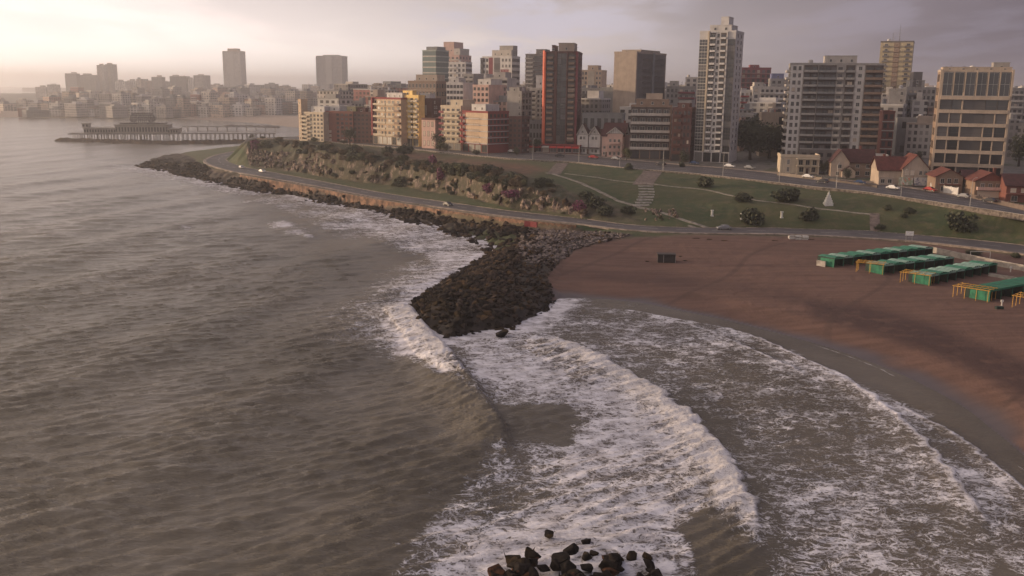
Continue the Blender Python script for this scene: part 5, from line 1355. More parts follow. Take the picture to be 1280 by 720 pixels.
# ---------------- the far shore in haze
FAR = [(43,58,109,1330,'low'),(58,70,106,1330,'low'),(80,96,92,1480,'rounded hazy block at the left end of the far skyline cluster'),(97,120,94,1500,'broad hazy block just left of the twin topped far tower'),
 (120,130,81.5,1520,'left half of the twin topped hazy tower on the far left shore'),(130.5,141,80.5,1530,'right half of the twin topped hazy tower on the far left shore'),
 (143,158,102,1400,'low'),(158,170,101,1410,'low'),(170,176,99,1400,'low'),(176,188,101,1420,'low'),(188.5,203,96.5,1380,'dark hazy block, narrower and left of two square far blocks'),(203,208,102,1390,'low'),
 (211,233,95.5,1400,'wide dark hazy square block on the far shore'),(234,241,99,1400,'low'),(241,259,94.5,1370,'brownish hazy square block left of the tall slab tower on the far shore'),(263,276,106,1350,'low')]
for xl, xr, yt, D, lb in FAR:
    D *= 1.6
    if lb == 'low': simple_block('far_block', 'low hazy block in the far skyline left of the tall hazy slab towers', xl, xr, yt, D, -10, 'low blocks of the far skyline', rnd=rb, zb=6)
    else: simple_block('far_block', lb, xl, xr, yt, D, -10, rnd=rb, zb=6, k=4)
for (nm, lb, xl, xr, yt, D, k, ph, c) in (('far_tower', 'tall pale hazy slab tower standing alone above the far bay', 276.5, 301.5, 64, 2500, 1, 7, 'beige'), ('far_tower', 'dark hazy slab tower above the low waterfront blocks left of centre', 393, 428.5, 70, 2300, 4, 3, 'grey')):
    xc = (xl+xr)/2; C = PD(xc, yt, D); a = R(-14); W = (xr-xl)/F_PX*D*.93; zb = 6; H = C.z-zb; dp = W*.55
    root = empty(nm, (C.x, C.y, zb), a, lb, 'tower')
    mb = MB(); mb.box(-W/2, W/2, 0, dp, -4, H); link('wall', mb.mesh('wall', FM[k]), root)
    mb = MB(); mb.box(-W*.28, W*.28, dp*.2, dp*.8, H+.01, H+ph); mb.box(-W/2-.2, W/2+.2, -.2, dp+.2, H-1.2, H+.6); link('roof_crown', mb.mesh('roof_crown', wm(c)), root)
    mb = MB()
    for s in (-1, 1): mb.box(s*W/2-.8, s*W/2+.8, -.9, -.003, 0, H-1.3)
    mb.box(-W*.12, W*.12, -.6, -.003, 0, H-1.3); link('fin', mb.mesh('fin', wm('grey')), root)
for D, y0, y1, x0, x1, w0, w1, k in ((1270, 122, 132, 60, 370, 9, 17, None), (1330, 114, 124, -30, 470, 8, 16, None), (1700, 108, 118, 60, 520, 8, 16, None), (2100, 105, 112, 250, 560, 8, 16, None), (1240, 129, 137, -40, 330, 10, 20, None)):
    x = x0
    while x < x1:
        w_ = rb.uniform(w0, w1); yy = rb.uniform(y0, y1) + (6 if x < 50 else 0)
        simple_block('far_block', 'low hazy block in the far skyline left of the tall hazy slab towers' if x < 276 else 'tiny hazy block in the far skyline behind the low waterfront blocks', x, x+w_, yy, D+rb.uniform(-30, 30), rb.choice([-12, -20, 50]), 'low blocks of the far skyline' if x < 276 else 'tiny blocks of the far skyline', rnd=rb, zb=5)
        x += w_+rb.uniform(.5, 5)
print('windows', NWIN[0])
tick("city")
# ================================================================== ROCKS
def rockm(name, a, b_, c_=None, wet=.35):
    m, nt, b = new_mat(name)
    g = N(nt, 'ShaderNodeNewGeometry'); O = g.outputs['Position']
    n1 = noise(nt, O, .25, 4); n2 = noise(nt, O, 1.8, 5, .65)
    c = mix_c(nt, map_r(nt, n2, .35, .65), a, b_)
    if c_: c = mix_c(nt, map_r(nt, n1, .52, .62), c, mix_c(nt, map_r(nt, n2, .3, .7), tuple(x*.5 for x in c_), c_))
    nt.links.new(c, b.inputs['Base Color']); b.inputs['Roughness'].default_value = 1-wet*.4; b.inputs['Specular IOR Level'].default_value = .10
    bp = N(nt, 'ShaderNodeBump'); bp.inputs['Strength'].default_value = .5; bp.inputs['Distance'].default_value = .15
    nt.links.new(n2, bp.inputs['Height']); nt.links.new(bp.outputs[0], b.inputs['Normal'])
    return m
R_DARK = rockm('wet_rock', (.006, .005, .005), (.024, .019, .017), (.050, .034, .018))
R_MID = rockm('brown_rock', (.020, .015, .013), (.075, .054, .043), (.12, .075, .038), .15)
R_GREY = rockm('grey_rock', (.10, .085, .08), (.26, .215, .20), None, .1)
R_TAN = rockm('tan_rock', (.10, .072, .058), (.38, .295, .24), (.06, .055, .03), .1)
R_RUST = rockm('rusty_rock', (.02, .012, .009), (.11, .052, .030), None, .3)
def hull_rock(seed, sx=1, sy=.8, sz=.6):
    r = random.Random(seed); bm = bmesh.new()
    for _ in range(11):
        v = Vector((r.gauss(0, 1), r.gauss(0, 1), r.gauss(0, 1))).normalized()
        k = r.uniform(.82, 1.05); bm.verts.new((v.x*k*sx*.5, v.y*k*sy*.5, v.z*k*sz*.5))
    res = bmesh.ops.convex_hull(bm, input=bm.verts)
    bmesh.ops.delete(bm, geom=list({g for g in res['geom_interior']+res['geom_unused'] if isinstance(g, bmesh.types.BMVert)}), context='VERTS')
    bmesh.ops.bevel(bm, geom=list(bm.edges), offset=.035, segments=1, affect='EDGES')
    bmesh.ops.triangulate(bm, faces=bm.faces)
    vs_ = np.array([v.co[:] for v in bm.verts]); fs = np.array([[v.index for v in f.verts] for f in bm.faces]); bm.verts.index_update()
    fs = np.array([[v.index for v in f.verts] for f in bm.faces]); bm.free()
    return vs_, fs
HR = [hull_rock(i, 1, random.uniform(.65, .95), random.uniform(.5, .75)) for i in range(10)]
HT = [hull_rock(50+i, .8, .7, random.uniform(.9, 1.3)) for i in range(6)]
def rotm(rx, ry, rz):
    return np.array(Matrix.Rotation(rz, 3, 'Z') @ Matrix.Rotation(ry, 3, 'Y') @ Matrix.Rotation(rx, 3, 'X'))
def merge_rocks(name, items, mats, lib, midf=None):
    V, F, MI = [], [], []; n = 0
    for (x, y, z_, s, k, rot, mi) in items:
        v, f = lib[k % len(lib)]
        V.append(v*s@rotm(*rot).T + np.array((x, y, z_))); F.append(f+n); MI.append(np.full(len(f), mi)); n += len(v)
    if not V: return None
    me = np_mesh(name, np.concatenate(V), np.concatenate(F), mats, False, None, np.concatenate(MI))
    return link(name, me)
ROCK_ME = {}
def boulder(x, y, z_, s, k, rot, mat, label, group=None):
    key = (k % len(HR), mat.name)
    if key not in ROCK_ME:
        v, f = HR[k % len(HR)]; ROCK_ME[key] = np_mesh('boulder', v, f, mat, False)
    o = link('boulder', ROCK_ME[key]); o.location = (x, y, z_); o.scale = (s, s, s); o.rotation_euler = rot
    return tag(o, label, 'boulder', group)
rr = random.Random(17)
cand = []
bb = [P(a, b, 1.0) for a, b in BREAK]; bx0, bx1 = min(v.x for v in bb), max(v.x for v in bb); by0, by1 = min(v.y for v in bb), max(v.y for v in bb)
g1, g2 = np.meshgrid(np.arange(bx0-3, bx1+3, 1.15), np.arange(by0-3, by1+3, 1.15)); g1 = g1+rng.uniform(-.5, .5, g1.shape); g2 = g2+rng.uniform(-.5, .5, g2.shape)
bp_ = np.stack([g1.ravel(), g2.ravel()], 1)
bz = np.array([gz(*p) for p in bp_]); pxb = project(np.column_stack([bp_, bz]))
MOSS = [(575,290),(600,291),(650,293),(655,300),(636,312),(622,316),(600,302)]
ok = in_poly(pxb, BREAK) & (bz > -.7) & ~(in_poly(pxb, MOSS) & (rng.uniform(0, 1, len(bz)) < .75))
for p, z_, q_ in zip(bp_[ok], bz[ok], pxb[ok]):
    s = rr.choice([1.2, 1.5, 1.7, 2.1, 2.6])*rr.uniform(.8, 1.15)
    if q_[0] > 655 and q_[1] < 330: s *= .75
    if q_[0] > 640 and q_[1] > 330: s *= .7
    cand.append((p[0], p[1], z_+s*.12, s, rr.randrange(99), (rr.uniform(-.5, .5), rr.uniform(-.5, .5), rr.uniform(0, 6.28)), q_))
cand.sort(key=lambda c: -(c[3]/c[1]))
def bmi(c):
    q_ = c[6]
    if q_[0] > 650 and q_[1] < 330: return 2 if rr.random() < .75 else 1
    if c[2] < 1.2 or (q_[0] < 585 and rr.random() < .75): return 0
    return 1 if rr.random() < .6 else 0
MS = [R_DARK, R_MID, R_GREY, R_RUST]
for c in cand[:215]:
    boulder(*c[:6], MS[bmi(c)], 'angular dark boulder heaped with many others on the rock breakwater', 'boulders of the breakwater')
tag(merge_rocks('breakwater_rubble', [c[:6]+(bmi(c),) for c in cand[215:]], MS, HR), kind='stuff')
# shore rocks along the headland
items = []
LS = np.array([(v.x, v.y) for v in L_shL])
xs0, ys0 = LS.min(0)-12; xs1, ys1 = LS.max(0)+12
g1, g2 = np.meshgrid(np.arange(xs0, xs1, 1.7), np.arange(ys0, ys1, 1.7)); pp = np.stack([g1.ravel(), g2.ravel()], 1)+rng.uniform(-.9, .9, (g1.size, 2))
ds_, ss_, _ = seg_dist(pp, LS)
pp = pp[ds_ < 15]; ss_ = ss_[ds_ < 15]; ds_ = ds_[ds_ < 15]
clump = fbm(pp[:, 0]*.09, pp[:, 1]*.09, 3, 201)
for p, d, cl_ in zip(pp, ds_, clump):
    if cl_ < .30 + .008*max(0, d-6): continue
    z_ = gz(*p)
    if z_ < -1.5 or z_ > 3.7 or (d > 4 and z_ < -.4): continue
    pq_ = project(np.array([[p[0], p[1], z_]]))[0]
    if pq_[0] > 262 and pq_[1] < float(np.interp(pq_[0], [a[0] for a in WALLT], [a[1] for a in WALLT]))+3.5: continue
    if in_poly(pq_[None], MOSS)[0] and rr.random() < .7: continue
    s = rr.uniform(1.2, 3.2)*(1.3 if cl_ > .58 else 1)
    items.append((p[0], p[1], max(z_, -.35)+s*.10, s, rr.randrange(99), (rr.uniform(-.4, .4), rr.uniform(-.4, .4), rr.uniform(0, 6.28)), 0 if rr.random() < .75 else 1))
tag(merge_rocks('shore_rubble', items, MS, HR), kind='stuff')
# rocks standing alone in the surf
SOLO = [(628,421,2.9,'dark slanted boulder alone in the foam off the tip of the breakwater'),(641,412,1.2,None),(509,386,1.0,None),(687,671,1.25,'flat dark rock, leftmost of the rocks standing clear in the foam at the bottom'),(732,679,1.15,'rounded dark rock standing clear in the foam, farthest from the bottom rock pile'),
        (714,691,1.5,None),(733,698,1.2,None),(743,693,1.0,None),(757,706,1.4,None),(772,702,1.35,None),(789,698,1.3,None),(809,698,1.1,'lone dark pointed rock at the right end of the bottom rock pile')]
for x, y, s, lb in SOLO:
    p = P(x, y, .1); s *= 1.2 if y > 500 else 1.1; boulder(p.x, p.y, .22*s, s*1.15, rr.randrange(99), (rr.uniform(-.4, .4), rr.uniform(-.4, .4), rr.uniform(0, 6.28)), R_DARK, lb or ('dark wet rock at the edge of the rock pile in the foam at the bottom' if y > 500 else 'small dark rock in the foam beside the breakwater'), None if lb else ('rocks of the bottom pile' if y > 500 else 'small rocks beside the breakwater'))
for i in range(64):
    x = rr.uniform(618, 824); y = rr.uniform(706, 745) if not (640 < x < 690) else rr.uniform(698, 740)
    p = P(x, y, .3); s = rr.uniform(1.8, 3.2)
    boulder(p.x, p.y, .34*s, s*.88, rr.randrange(99), (rr.uniform(-.4, .4), rr.uniform(-.4, .4), rr.uniform(0, 6.28)), rr.choice([R_DARK]*8+[R_RUST]), 'dark wet rock at the edge of the rock pile in the foam at the bottom', 'rocks of the bottom pile')
# cliff face blocks
items = []
cb = [P(a, b, 7) for a, b in cliffpoly]
g1, g2 = np.meshgrid(np.arange(min(v.x for v in cb)-4, max(v.x for v in cb)+4, 1.7), np.arange(min(v.y for v in cb)-4, max(v.y for v in cb)+45, 1.7)); pp = np.stack([g1.ravel(), g2.ravel()], 1)+rng.uniform(-.7, .7, (g1.size, 2))
zz_ = np.array([gz2(*p) for p in pp]); px_ = project(np.column_stack([pp, zz_])); okc = in_poly(px_, cliffpoly)
cl_ = fbm(pp[:, 0]*.12, pp[:, 1]*.12, 3, 211)
for p, z_, k, c in zip(pp, zz_, okc, cl_):
    if not k or c < .43: continue
    s = rr.uniform(1.5, 4.0)
    items.append((p[0], p[1], z_+s*.05, s, rr.randrange(99), (rr.uniform(-.25, .25), rr.uniform(-.25, .25), rr.uniform(0, 6.28)), 3 if rr.random() < .78 else 1))
tag(merge_rocks('cliff_blocks', items, [R_DARK, R_MID, R_GREY, R_TAN], HT), kind='stuff')
# outcrop at the foot of the lawn
oc = hit2(828, 272); oo = empty('rock_outcrop', tuple(oc), 0, 'pale jumbled rock outcrop at the foot of the lawn beside the lower road', 'rock')
its = []
for i in range(26):
    x, y = rr.uniform(804, 846), rr.uniform(263, 277); h_ = hit2(x, y); s = rr.uniform(1.0, 2.3)
    v, f = HT[i % len(HT)]; its.append((h_.x-oc.x, h_.y-oc.y, h_.z-oc.z+s*.15, s, i, (rr.uniform(-.5, .5), rr.uniform(-.5, .5), rr.uniform(0, 6))))
for a in its:
    v, f = HT[a[4] % len(HT)]; me = np_mesh('rock', v, f, R_TAN, False); o = link('rock', me, oo, a[:3]); o.scale = (a[3],)*3; o.rotation_euler = a[5]

# ================================================================== VEGETATION
def leafm(name, a, b_, flower=None):
    m, nt, b = new_mat(name)
    g = N(nt, 'ShaderNodeNewGeometry'); O = g.outputs['Position']
    c = mix_c(nt, map_r(nt, noise(nt, O, .9, 3), .35, .65), a, b_)
    wn = N(nt, 'ShaderNodeTexWhiteNoise'); 
    c = mix_c(nt, map_r(nt, noise(nt, O, 6.0, 2), .4, .6, 0, .5), c, tuple(x*1.7 for x in b_))
    if flower: c = mix_c(nt, map_r(nt, noise(nt, O, 1.6, 3), .42, .52), c, flower)
    nt.links.new(c, b.inputs['Base Color']); b.inputs['Roughness'].default_value = .75
    return m
LF_DARK = leafm('dark_leaves', (.022, .028, .016), (.045, .050, .026)); LF_MID = leafm('green_leaves', (.035, .042, .018), (.075, .075, .032))
LF_DRY = leafm('dry_leaves', (.07, .05, .03), (.12, .085, .045)); LF_PINK = leafm('bougainvillea', (.035, .035, .02), (.07, .05, .035), (.21, .045, .115))
M_BARK = plain('bark', (.07, .055, .045), .95)
def leaf_cloud(n, rx, ry, rz, size, seed, lumps=7, zoff=0.0, shell=.55):
    r = np.random.default_rng(seed)
    cs = []
    for i in range(lumps):
        d = r.normal(size=3); d /= np.linalg.norm(d); cs.append((d*np.array((rx, ry, rz))*r.uniform(.25, .65), r.uniform(.38, .62)))
    V = np.zeros((n*4, 3)); 
    li = r.integers(0, lumps, n)
    d = r.normal(size=(n, 3)); d /= np.linalg.norm(d, axis=1)[:, None]
    rad = r.uniform(shell, 1.0, n)[:, None]
    c = np.array([cs[i][0] for i in li]) + d*rad*np.array((rx, ry, rz))*np.array([cs[i][1] for i in li])[:, None]
    c[:, 2] = np.maximum(c[:, 2], -rz*.85) + zoff
    u = r.normal(size=(n, 3)); u /= np.linalg.norm(u, axis=1)[:, None]
    w_ = np.cross(u, d + r.normal(size=(n, 3))*.5); w_ /= np.maximum(np.linalg.norm(w_, axis=1)[:, None], 1e-6)
    s = (size*r.uniform(.5, 1.3, n))[:, None]
    V[0::4] = c-u*s-w_*s*.6; V[1::4] = c+u*s-w_*s*.6; V[2::4] = c+u*s+w_*s*.6; V[3::4] = c-u*s+w_*s*.6
    return V, np.arange(n*4).reshape(n, 4)
BUSH = {}
def bush_mesh(mat, k):
    key = (mat.name, k)
    if key not in BUSH:
        V, F = leaf_cloud(1000, 1, 1, .55, .085, 300+k, 13, .45, .6); BUSH[key] = np_mesh('shrub', V, F, mat, False)
    return BUSH[key]
def bush(p, wid, hgt, mat, label, group=None, cat='shrub', k=None):
    k = rr.randrange(4) if k is None else k
    o = link('shrub', bush_mesh(mat, k)); o.location = (p.x, p.y, p.z-.1*hgt); o.scale = (wid/2, wid/2*rr.uniform(.8, 1.1), hgt/1.05); o.rotation_euler = (0, 0, rr.uniform(0, 6.28))
    return tag(o, label, cat, group)
def mpp(p): return p.y/F_PX
NB = [(880,233,26,15,'small round dark shrub on the upper lawn below the tall white tower'),(930,252,24,13,'dark round shrub just above the middle lawn path'),(940,278,36,20,'big dark shrub low on the lawn, left of a small white post'),
      (983,251,42,19,'widest dark shrub on the upper lawn below the wide balcony tower'),(1011,275,27,18,'dark shrub low on the lawn, right of a small white post'),(1200,286,42,24,'large dark oval shrub alone on the right lawn'),
      (1110,262,14,7,'tiny dark shrub on the lawn above the paved stub path'),(1137,266,16,8,'tiny flat shrub on the lawn left of the large oval shrub'),(652,229,22,10,'dark shrub above the rocky bank, left of its twin'),(679,231,24,11,'dark shrub above the rocky bank, right of its twin'),
      (745,258,30,14,'dark shrub on the bank beside the diagonal footpath'),(758,268,26,13,'dark low shrub at the foot of the bank above the lower road'),(785,266,24,10,'low shrub on the bank just left of the pale rock outcrop'),(733,247,24,9,'shrub with purplish leaves on the bank below the diagonal footpath'),
      (484,193,22,12,'round dark shrub at the edge of the cliff below the sunlit blocks'),(506,192,26,13,'broad dark shrub at the cliff edge right of the round one'),(503,232,26,13,'dark shrub at the foot of the cliff'),(852,209,10,8,'tiny shrub on the parapet beside the brick block'),(786,212,12,9,'tiny shrub at the parapet near the half timbered houses'),
      (1100,286,16,7,'flat low shrub beside the paved stub path'),(612,216,34,12,'long greyish shrub on the slope below the maroon corner buildings'),(1130,272,12,6,'smallest shrub on the right lawn')]
for x, y, w_, h_, lb in NB:
    p = hit2(x, y); bush(p, w_*mpp(p), h_*mpp(p)*1.05, LF_DARK, lb)
for x, y, w_, h_, lb in [(319,186,16,14,'pink flowering bush at the far tip of the cliff'),(541,206,14,16,'pink flowering bush on the cliff edge, left of two'),(551,224,14,18,'pink flowering bush hanging on the cliff, right of two'),(612,240,20,14,'pink flowering creeper over the rocks of the bank'),(724,262,22,14,'pinkish creeper at the right end of the rocky bank'),(640,246,26,12,'pink creeper over the rocks below the red corner block')]:
    p = hit2(x, y); bush(p, w_*mpp(p), h_*mpp(p), LF_PINK, lb)
# shrubs crowding the cliff top and ledges
cnt = 0
topl = curve([(312,177),(343,180),(383,186),(420,191),(456,197),(490,203),(521,209),(567,213),(598,222),(640,228),(690,240)], 1)
for i in range(150):
    c = topl[rr.randrange(len(topl))]; x, y = c[0]+rr.uniform(-3, 3), c[1]+rr.uniform(-7, 9 if c[0] < 480 else 5)
    p = hit2(x, y); s = rr.uniform(3, 6)
    bush(p, s, s*rr.uniform(.4, .65), rr.choice([LF_DARK, LF_DARK, LF_MID, LF_DRY, LF_DRY]), 'shrub in the tangled growth along the cliff top', 'shrubs along the cliff top'); cnt += 1
for i in range(50):
    t = rr.random(); x = 330+t*400; y = float(np.interp(x, bx, by))+rr.uniform(-14, 1)
    p = hit2(x, y); s = rr.uniform(1.8, 4)
    bush(p, s, s*.5, rr.choice([LF_MID, LF_DRY, LF_DARK]), 'low shrub clinging to the face or foot of the rocky cliff', 'shrubs on the face and foot of the cliff')

def tree(name, label, p, hgt, wid, mat, seed, group=None, lumps=9, nleaf=2600, ls=.30):
    root = empty(name, (p.x, p.y, p.z-.2), rr.uniform(0, 6.28), label, 'tree', group)
    key = ('tree', mat.name, seed, round(hgt/wid, 1))
    if key not in BUSH:
        V, F = leaf_cloud(nleaf, .5, .5, .44, ls/12, seed, lumps, .54, .35)
        mb = MB(); mb.tube((0, 0, 0), (.01, .0, .42), .035, .022, seg=8)
        r_ = random.Random(seed)
        for _ in range(6):
            a = r_.uniform(0, 6.28); mb.tube((.005, 0, r_.uniform(.25, .4)), (math.cos(a)*.26, math.sin(a)*.26, r_.uniform(.5, .75)), .016, .005, seg=5)
        BUSH[key] = (np_mesh('crown', V, F, mat, False), mb.mesh('trunk', M_BARK, True))
    cme, tme = BUSH[key]
    c = link('crown', cme, root); c.scale = (wid, wid, hgt); t = link('trunk', tme, root); t.scale = (wid, wid, hgt)
    return root
TR = [(938,188,19,21,'dark broad tree, left of the grove beside the tall white tower'),(962,190,17,19,'dark broad tree in the middle of the grove beside the tall white tower'),(981,186,15,16,'dark tree at the right of the grove, nearest the wide balcony tower'),(950,178,20,18,'tall dark tree behind the grove beside the tall white tower')]
for i, (x, y, h_, w_, lb) in enumerate(TR):
    C = PD(x, y, 415+i*8); C.z = gz(C.x, C.y); tree('broad_tree', lb, C, h_, w_, LF_DARK, 401+i, nleaf=4200)
for i, (x, y, D, h_, w_, lb) in enumerate([(1274,200,400,16,14,'dark tree at the right edge beyond the frame fronted block'),(1290,195,410,17,14,'dark tree cut by the right edge of the view'),(1150,176,390,8,9,'small dark tree before the low blotchy block'),(1030,212,366,5.5,5,'dark tree between the cream villa and the tan gabled villa'),
        (1094,205,350,5,4,'narrow dark tree left of the red roofed corner house'),(1210,228,330,7,6,'dark tree between the two villas with orange gables'),(549,172,440,4.5,6,'dark round tree in front of the cream balcony block'),(558,172,437,4,6,'low dark tree right of the round one at the cream balcony block'),
        (855,196,392,7,6,'dark tree in front of the dark brown brick block'),(783,196,405,7,5,'dark tree between the villas and the brown balcony block'),(596,178,410,3.5,5,'reddish hedge tree before the red and cream corner block'),(646,182,420,4,4,'small dark tree before the maroon brick block'),(392,168,490,3.5,6,'low shrubby tree before the low cream block'),(1060,202,350,5,4,'thin tree behind the tan gabled villa'),(430,172,480,2.6,5,'low shrubby tree before the dark red brick block')]):
    C = PD(x, y, D); C.z = gz(C.x, C.y); tree('small_tree', lb, C, h_, w_, LF_DARK if i % 3 else LF_MID, 420+i % 5, nleaf=1400)
for i in range(22):
    x = rr.uniform(430, 1250); D = rr.uniform(440, 640); C = PD(x, 150, D); C.z = gz(C.x, C.y)
    tree('street_tree', 'dark street tree showing between the crowded city blocks', C, rr.uniform(7, 11), rr.uniform(7, 10), LF_DARK, 440+i % 4, 'trees among the city blocks', nleaf=1000)

# ================================================================== STREET FURNITURE AND CARS
M_POLE = plain('painted_steel', (.34, .33, .32), .45, .3)
M_LAMP = plain('lamp_glass', (.55, .53, .48), .3)
def lamp_proto():
    r = empty('street_lamp', (0, 0, 0)); mb = MB(); mb.tube((0, 0, -.3), (0, 0, .5), .16, .13, seg=8); mb.tube((0, 0, .5), (0, 0, 8.2), .10, .06, seg=8); link('pole', mb.mesh('pole', M_POLE), r)
    mb = MB(); mb.tube((0, 0, 8.1), (.5, 0, 8.6), .05, seg=6); mb.tube((.5, 0, 8.6), (1.9, 0, 8.8), .05, .04, seg=6); link('arm', mb.mesh('arm', M_POLE), r)
    mb = MB(); mb.prism([(1.7,-.16),(2.5,-.12),(2.5,.12),(1.7,.16)], 8.72, 8.86); hd = link('lamp_head', mb.mesh('lamp_head', M_POLE), r)
    mb = MB(); mb.prism([(1.8,-.12),(2.4,-.09),(2.4,.09),(1.8,.12)], 8.66, 8.72); link('diffuser', mb.mesh('diffuser', M_LAMP), hd)
    return r
lp = lamp_proto(); first = True
LAMPS = [(1212,'street lamp on the seaward pavement below the frame fronted block'),(1128,'street lamp on the seaward pavement facing the red roofed corner house'),(1048,'street lamp on the seaward pavement facing the tan gabled villa'),(973,'street lamp on the seaward pavement facing the flat roofed cream villa'),(900,'street lamp on the seaward pavement facing the tall white tower'),(828,'street lamp on the seaward pavement facing the brown balcony block'),
         (775,'street lamp on the seaward pavement facing the pink fronted villa'),(722,'street lamp on the seaward pavement facing the dark red tower'),(663,'street lamp on the seaward pavement facing the orange kiosk'),(608,'street lamp on the seaward pavement facing the red and cream corner block'),(560,'street lamp on the seaward pavement facing the cream balcony block'),(512,'street lamp on the seaward pavement facing the yellow block'),(466,'street lamp on the seaward pavement at the left end of the sunlit block'),(424,'street lamp on the seaward pavement facing the dark red brick block')]
pp_ = project(par)
for x, lb in LAMPS:
    i = int(np.argmin(np.abs(pp_[:, 0]-x))); p = par[i]-tv[i]*.7
    o = lp if first else copy_tree(lp); first = False
    o.location = tuple(p); o.rotation_euler = (0, 0, math.atan2(-tv[i][1], -tv[i][0])); tag(o, lb, 'street lamp', 'street lamps along the upper road')
M_TYRE = plain('tyre', (.02, .02, .02), .9); M_CGL = plain('car_glass', (.02, .022, .025), .1); M_HL = plain('headlight', (.7, .68, .62), .2); M_TL = plain('tail_light', (.35, .02, .02), .3)
def car_proto(col, van=False):
    m = plain('car_paint', col, .25, .2, .05); r = empty('parked_car', (0, 0, 0))
    L, Wd_ = 4.3, 1.75; h1, h2 = .85, (1.45 if not van else 1.95)
    bm = bmesh.new()
    prof = [(-L/2,.35),(-L/2,.75),(-L/2+.15,h1),(-L*.36,h1+.03),(-L*.25,h2-.06),(-L*.02,h2),(L*.12,h2-.06),(L*.26,h1+.05),(L/2-.2,h1-.12),(L/2,.6),(L/2,.35)] if not van else [(-L/2,.35),(-L/2,h1),(-L/2+.1,h2-.1),(-L*.3,h2),(L*.2,h2),(L*.34,h1+.1),(L/2-.1,h1),(L/2,.6),(L/2,.35)]
    def ring(y, inset): return [bm.verts.new((x, y, z_-(inset if z_ > h1+.01 else 0)*.0)) for x, z_ in prof]
    a = [bm.verts.new((x, -Wd_/2+(.16 if z_ > h1+.1 else 0), z_)) for x, z_ in prof]; b_ = [bm.verts.new((x, Wd_/2-(.16 if z_ > h1+.1 else 0), z_)) for x, z_ in prof]
    bm.faces.new(a[::-1]); bm.faces.new(b_)
    for i in range(len(prof)): j = (i+1) % len(prof); bm.faces.new((a[i], a[j], b_[j], b_[i]))
    bmesh.ops.bevel(bm, geom=list(bm.edges), offset=.05, segments=2, affect='EDGES'); bmesh.ops.recalc_face_normals(bm, faces=bm.faces)
    me = bpy.data.meshes.new('body'); bm.to_mesh(me); bm.free(); me.materials.append(m); body = link('body', me, r)
    mb = MB(); y_ = Wd_/2-.10
    for s in (-1, 1):
        mb.quad((-L*.22, s*y_, h1+.12), (L*.18, s*y_, h1+.12), (L*.10, s*(y_-.05), h2-.14), (-L*.18, s*(y_-.05), h2-.14))
    mb.quad((L*.135, -.62, h2-.11), (L*.135, .62, h2-.11), (L*.27, .72, h1+.10), (L*.27, -.72, h1+.10)); mb.quad((-L*.26, .62, h2-.11), (-L*.26, -.62, h2-.11), (-L*.365, -.72, h1+.10), (-L*.365, .72, h1+.10))
    link('window', mb.mesh('window', M_CGL), r)
    for x in (-L*.31, L*.31):
        for s in (-1, 1):
            mb = MB(); mb.tube((x, s*(Wd_/2-.2), .32), (x, s*(Wd_/2+.02), .32), .32, seg=14); w__ = link('wheel', mb.mesh('wheel', M_TYRE), r)
            mb = MB(); mb.tube((x, s*(Wd_/2+.021), .32), (x, s*(Wd_/2+.035), .32), .18, seg=10); link('rim', mb.mesh('rim', M_POLE), w__)
    for s in (-.6, .6):
        mb = MB(); mb.box(L/2-.02, L/2+.03, s-.16, s+.16, .60, .74); link('headlight', mb.mesh('headlight', M_HL), r)
        mb = MB(); mb.box(-L/2-.03, -L/2+.02, s-.16, s+.16, .64, .78); link('tail_light', mb.mesh('tail_light', M_TL), r)
    return r
CP_ = {}
def place_car(kind, px, py, A, lab, rev=False, dz=.04):
    cols = dict(white=((.75,.73,.70), False), dark=((.03,.03,.035), False), red=((.35,.03,.03), False), grey=((.25,.25,.26), False), van=((.72,.70,.68), True), blue=((.04,.07,.15), False))
    if kind not in CP_: CP_[kind] = car_proto(*cols[kind]); o = CP_[kind]
    else: o = copy_tree(CP_[kind])
    p = hit2(px, py); d = np.hypot(A[:, 0]-p.x, A[:, 1]-p.y); i = min(max(int(np.argmin(d)), 1), len(A)-2); t = A[i+1]-A[i-1]
    o.location = (p.x, p.y, A[i][2]+dz); o.rotation_euler = (0, 0, math.atan2(t[1], t[0])+(math.pi if rev else 0)); tag(o, lab, 'car')
place_car('white', 302, 211, Ao_l, 'white car on the lower road nearest the tip of the headland', True)
place_car('white', 328, 216, Ao_l, 'white car on the lower road, nearer of the two at the headland')
place_car('white', 411, 174.5, Ao_u, 'white car on the upper road before the low cream block')
place_car('dark', 453, 178.5, Ao_u, 'dark car on the upper road before the dark brown square block', True)
place_car('van', 464, 176.5, Ao_u, 'white van on the upper road at the left end of the sunlit block')
place_car('white', 520, 183, Ao_u, 'white car on the upper road before the small pink house', True)
place_car('van', 534, 181, Ao_u, 'white van on the upper road right of the small pink house')
place_car('dark', 700, 197, Ao_u, 'dark car on the upper road before the red shop row')
place_car('red', 742, 199, Ao_u, 'red car on the upper road before the half timbered house')
place_car('grey', 770, 201, Ao_u, 'grey car on the upper road before the pink fronted villa')
place_car('dark', 826, 208, Ao_u, 'dark car on the upper road before the brown balcony block', True)
place_car('white', 912, 210, Ao_u, 'white car parked by the corner of the tall white tower')
place_car('grey', 937, 212, Ao_u, 'grey car by the side street next to the dark grove')
place_car('blue', 1075, 231, Ao_u, 'blue car parked before the tan gabled villa')
place_car('red', 1162, 241, Ao_u, 'red car parked beside the white garden wall')
place_car('dark', 1236, 255, Ao_u, 'dark car parked before the narrow orange gabled villa', True)
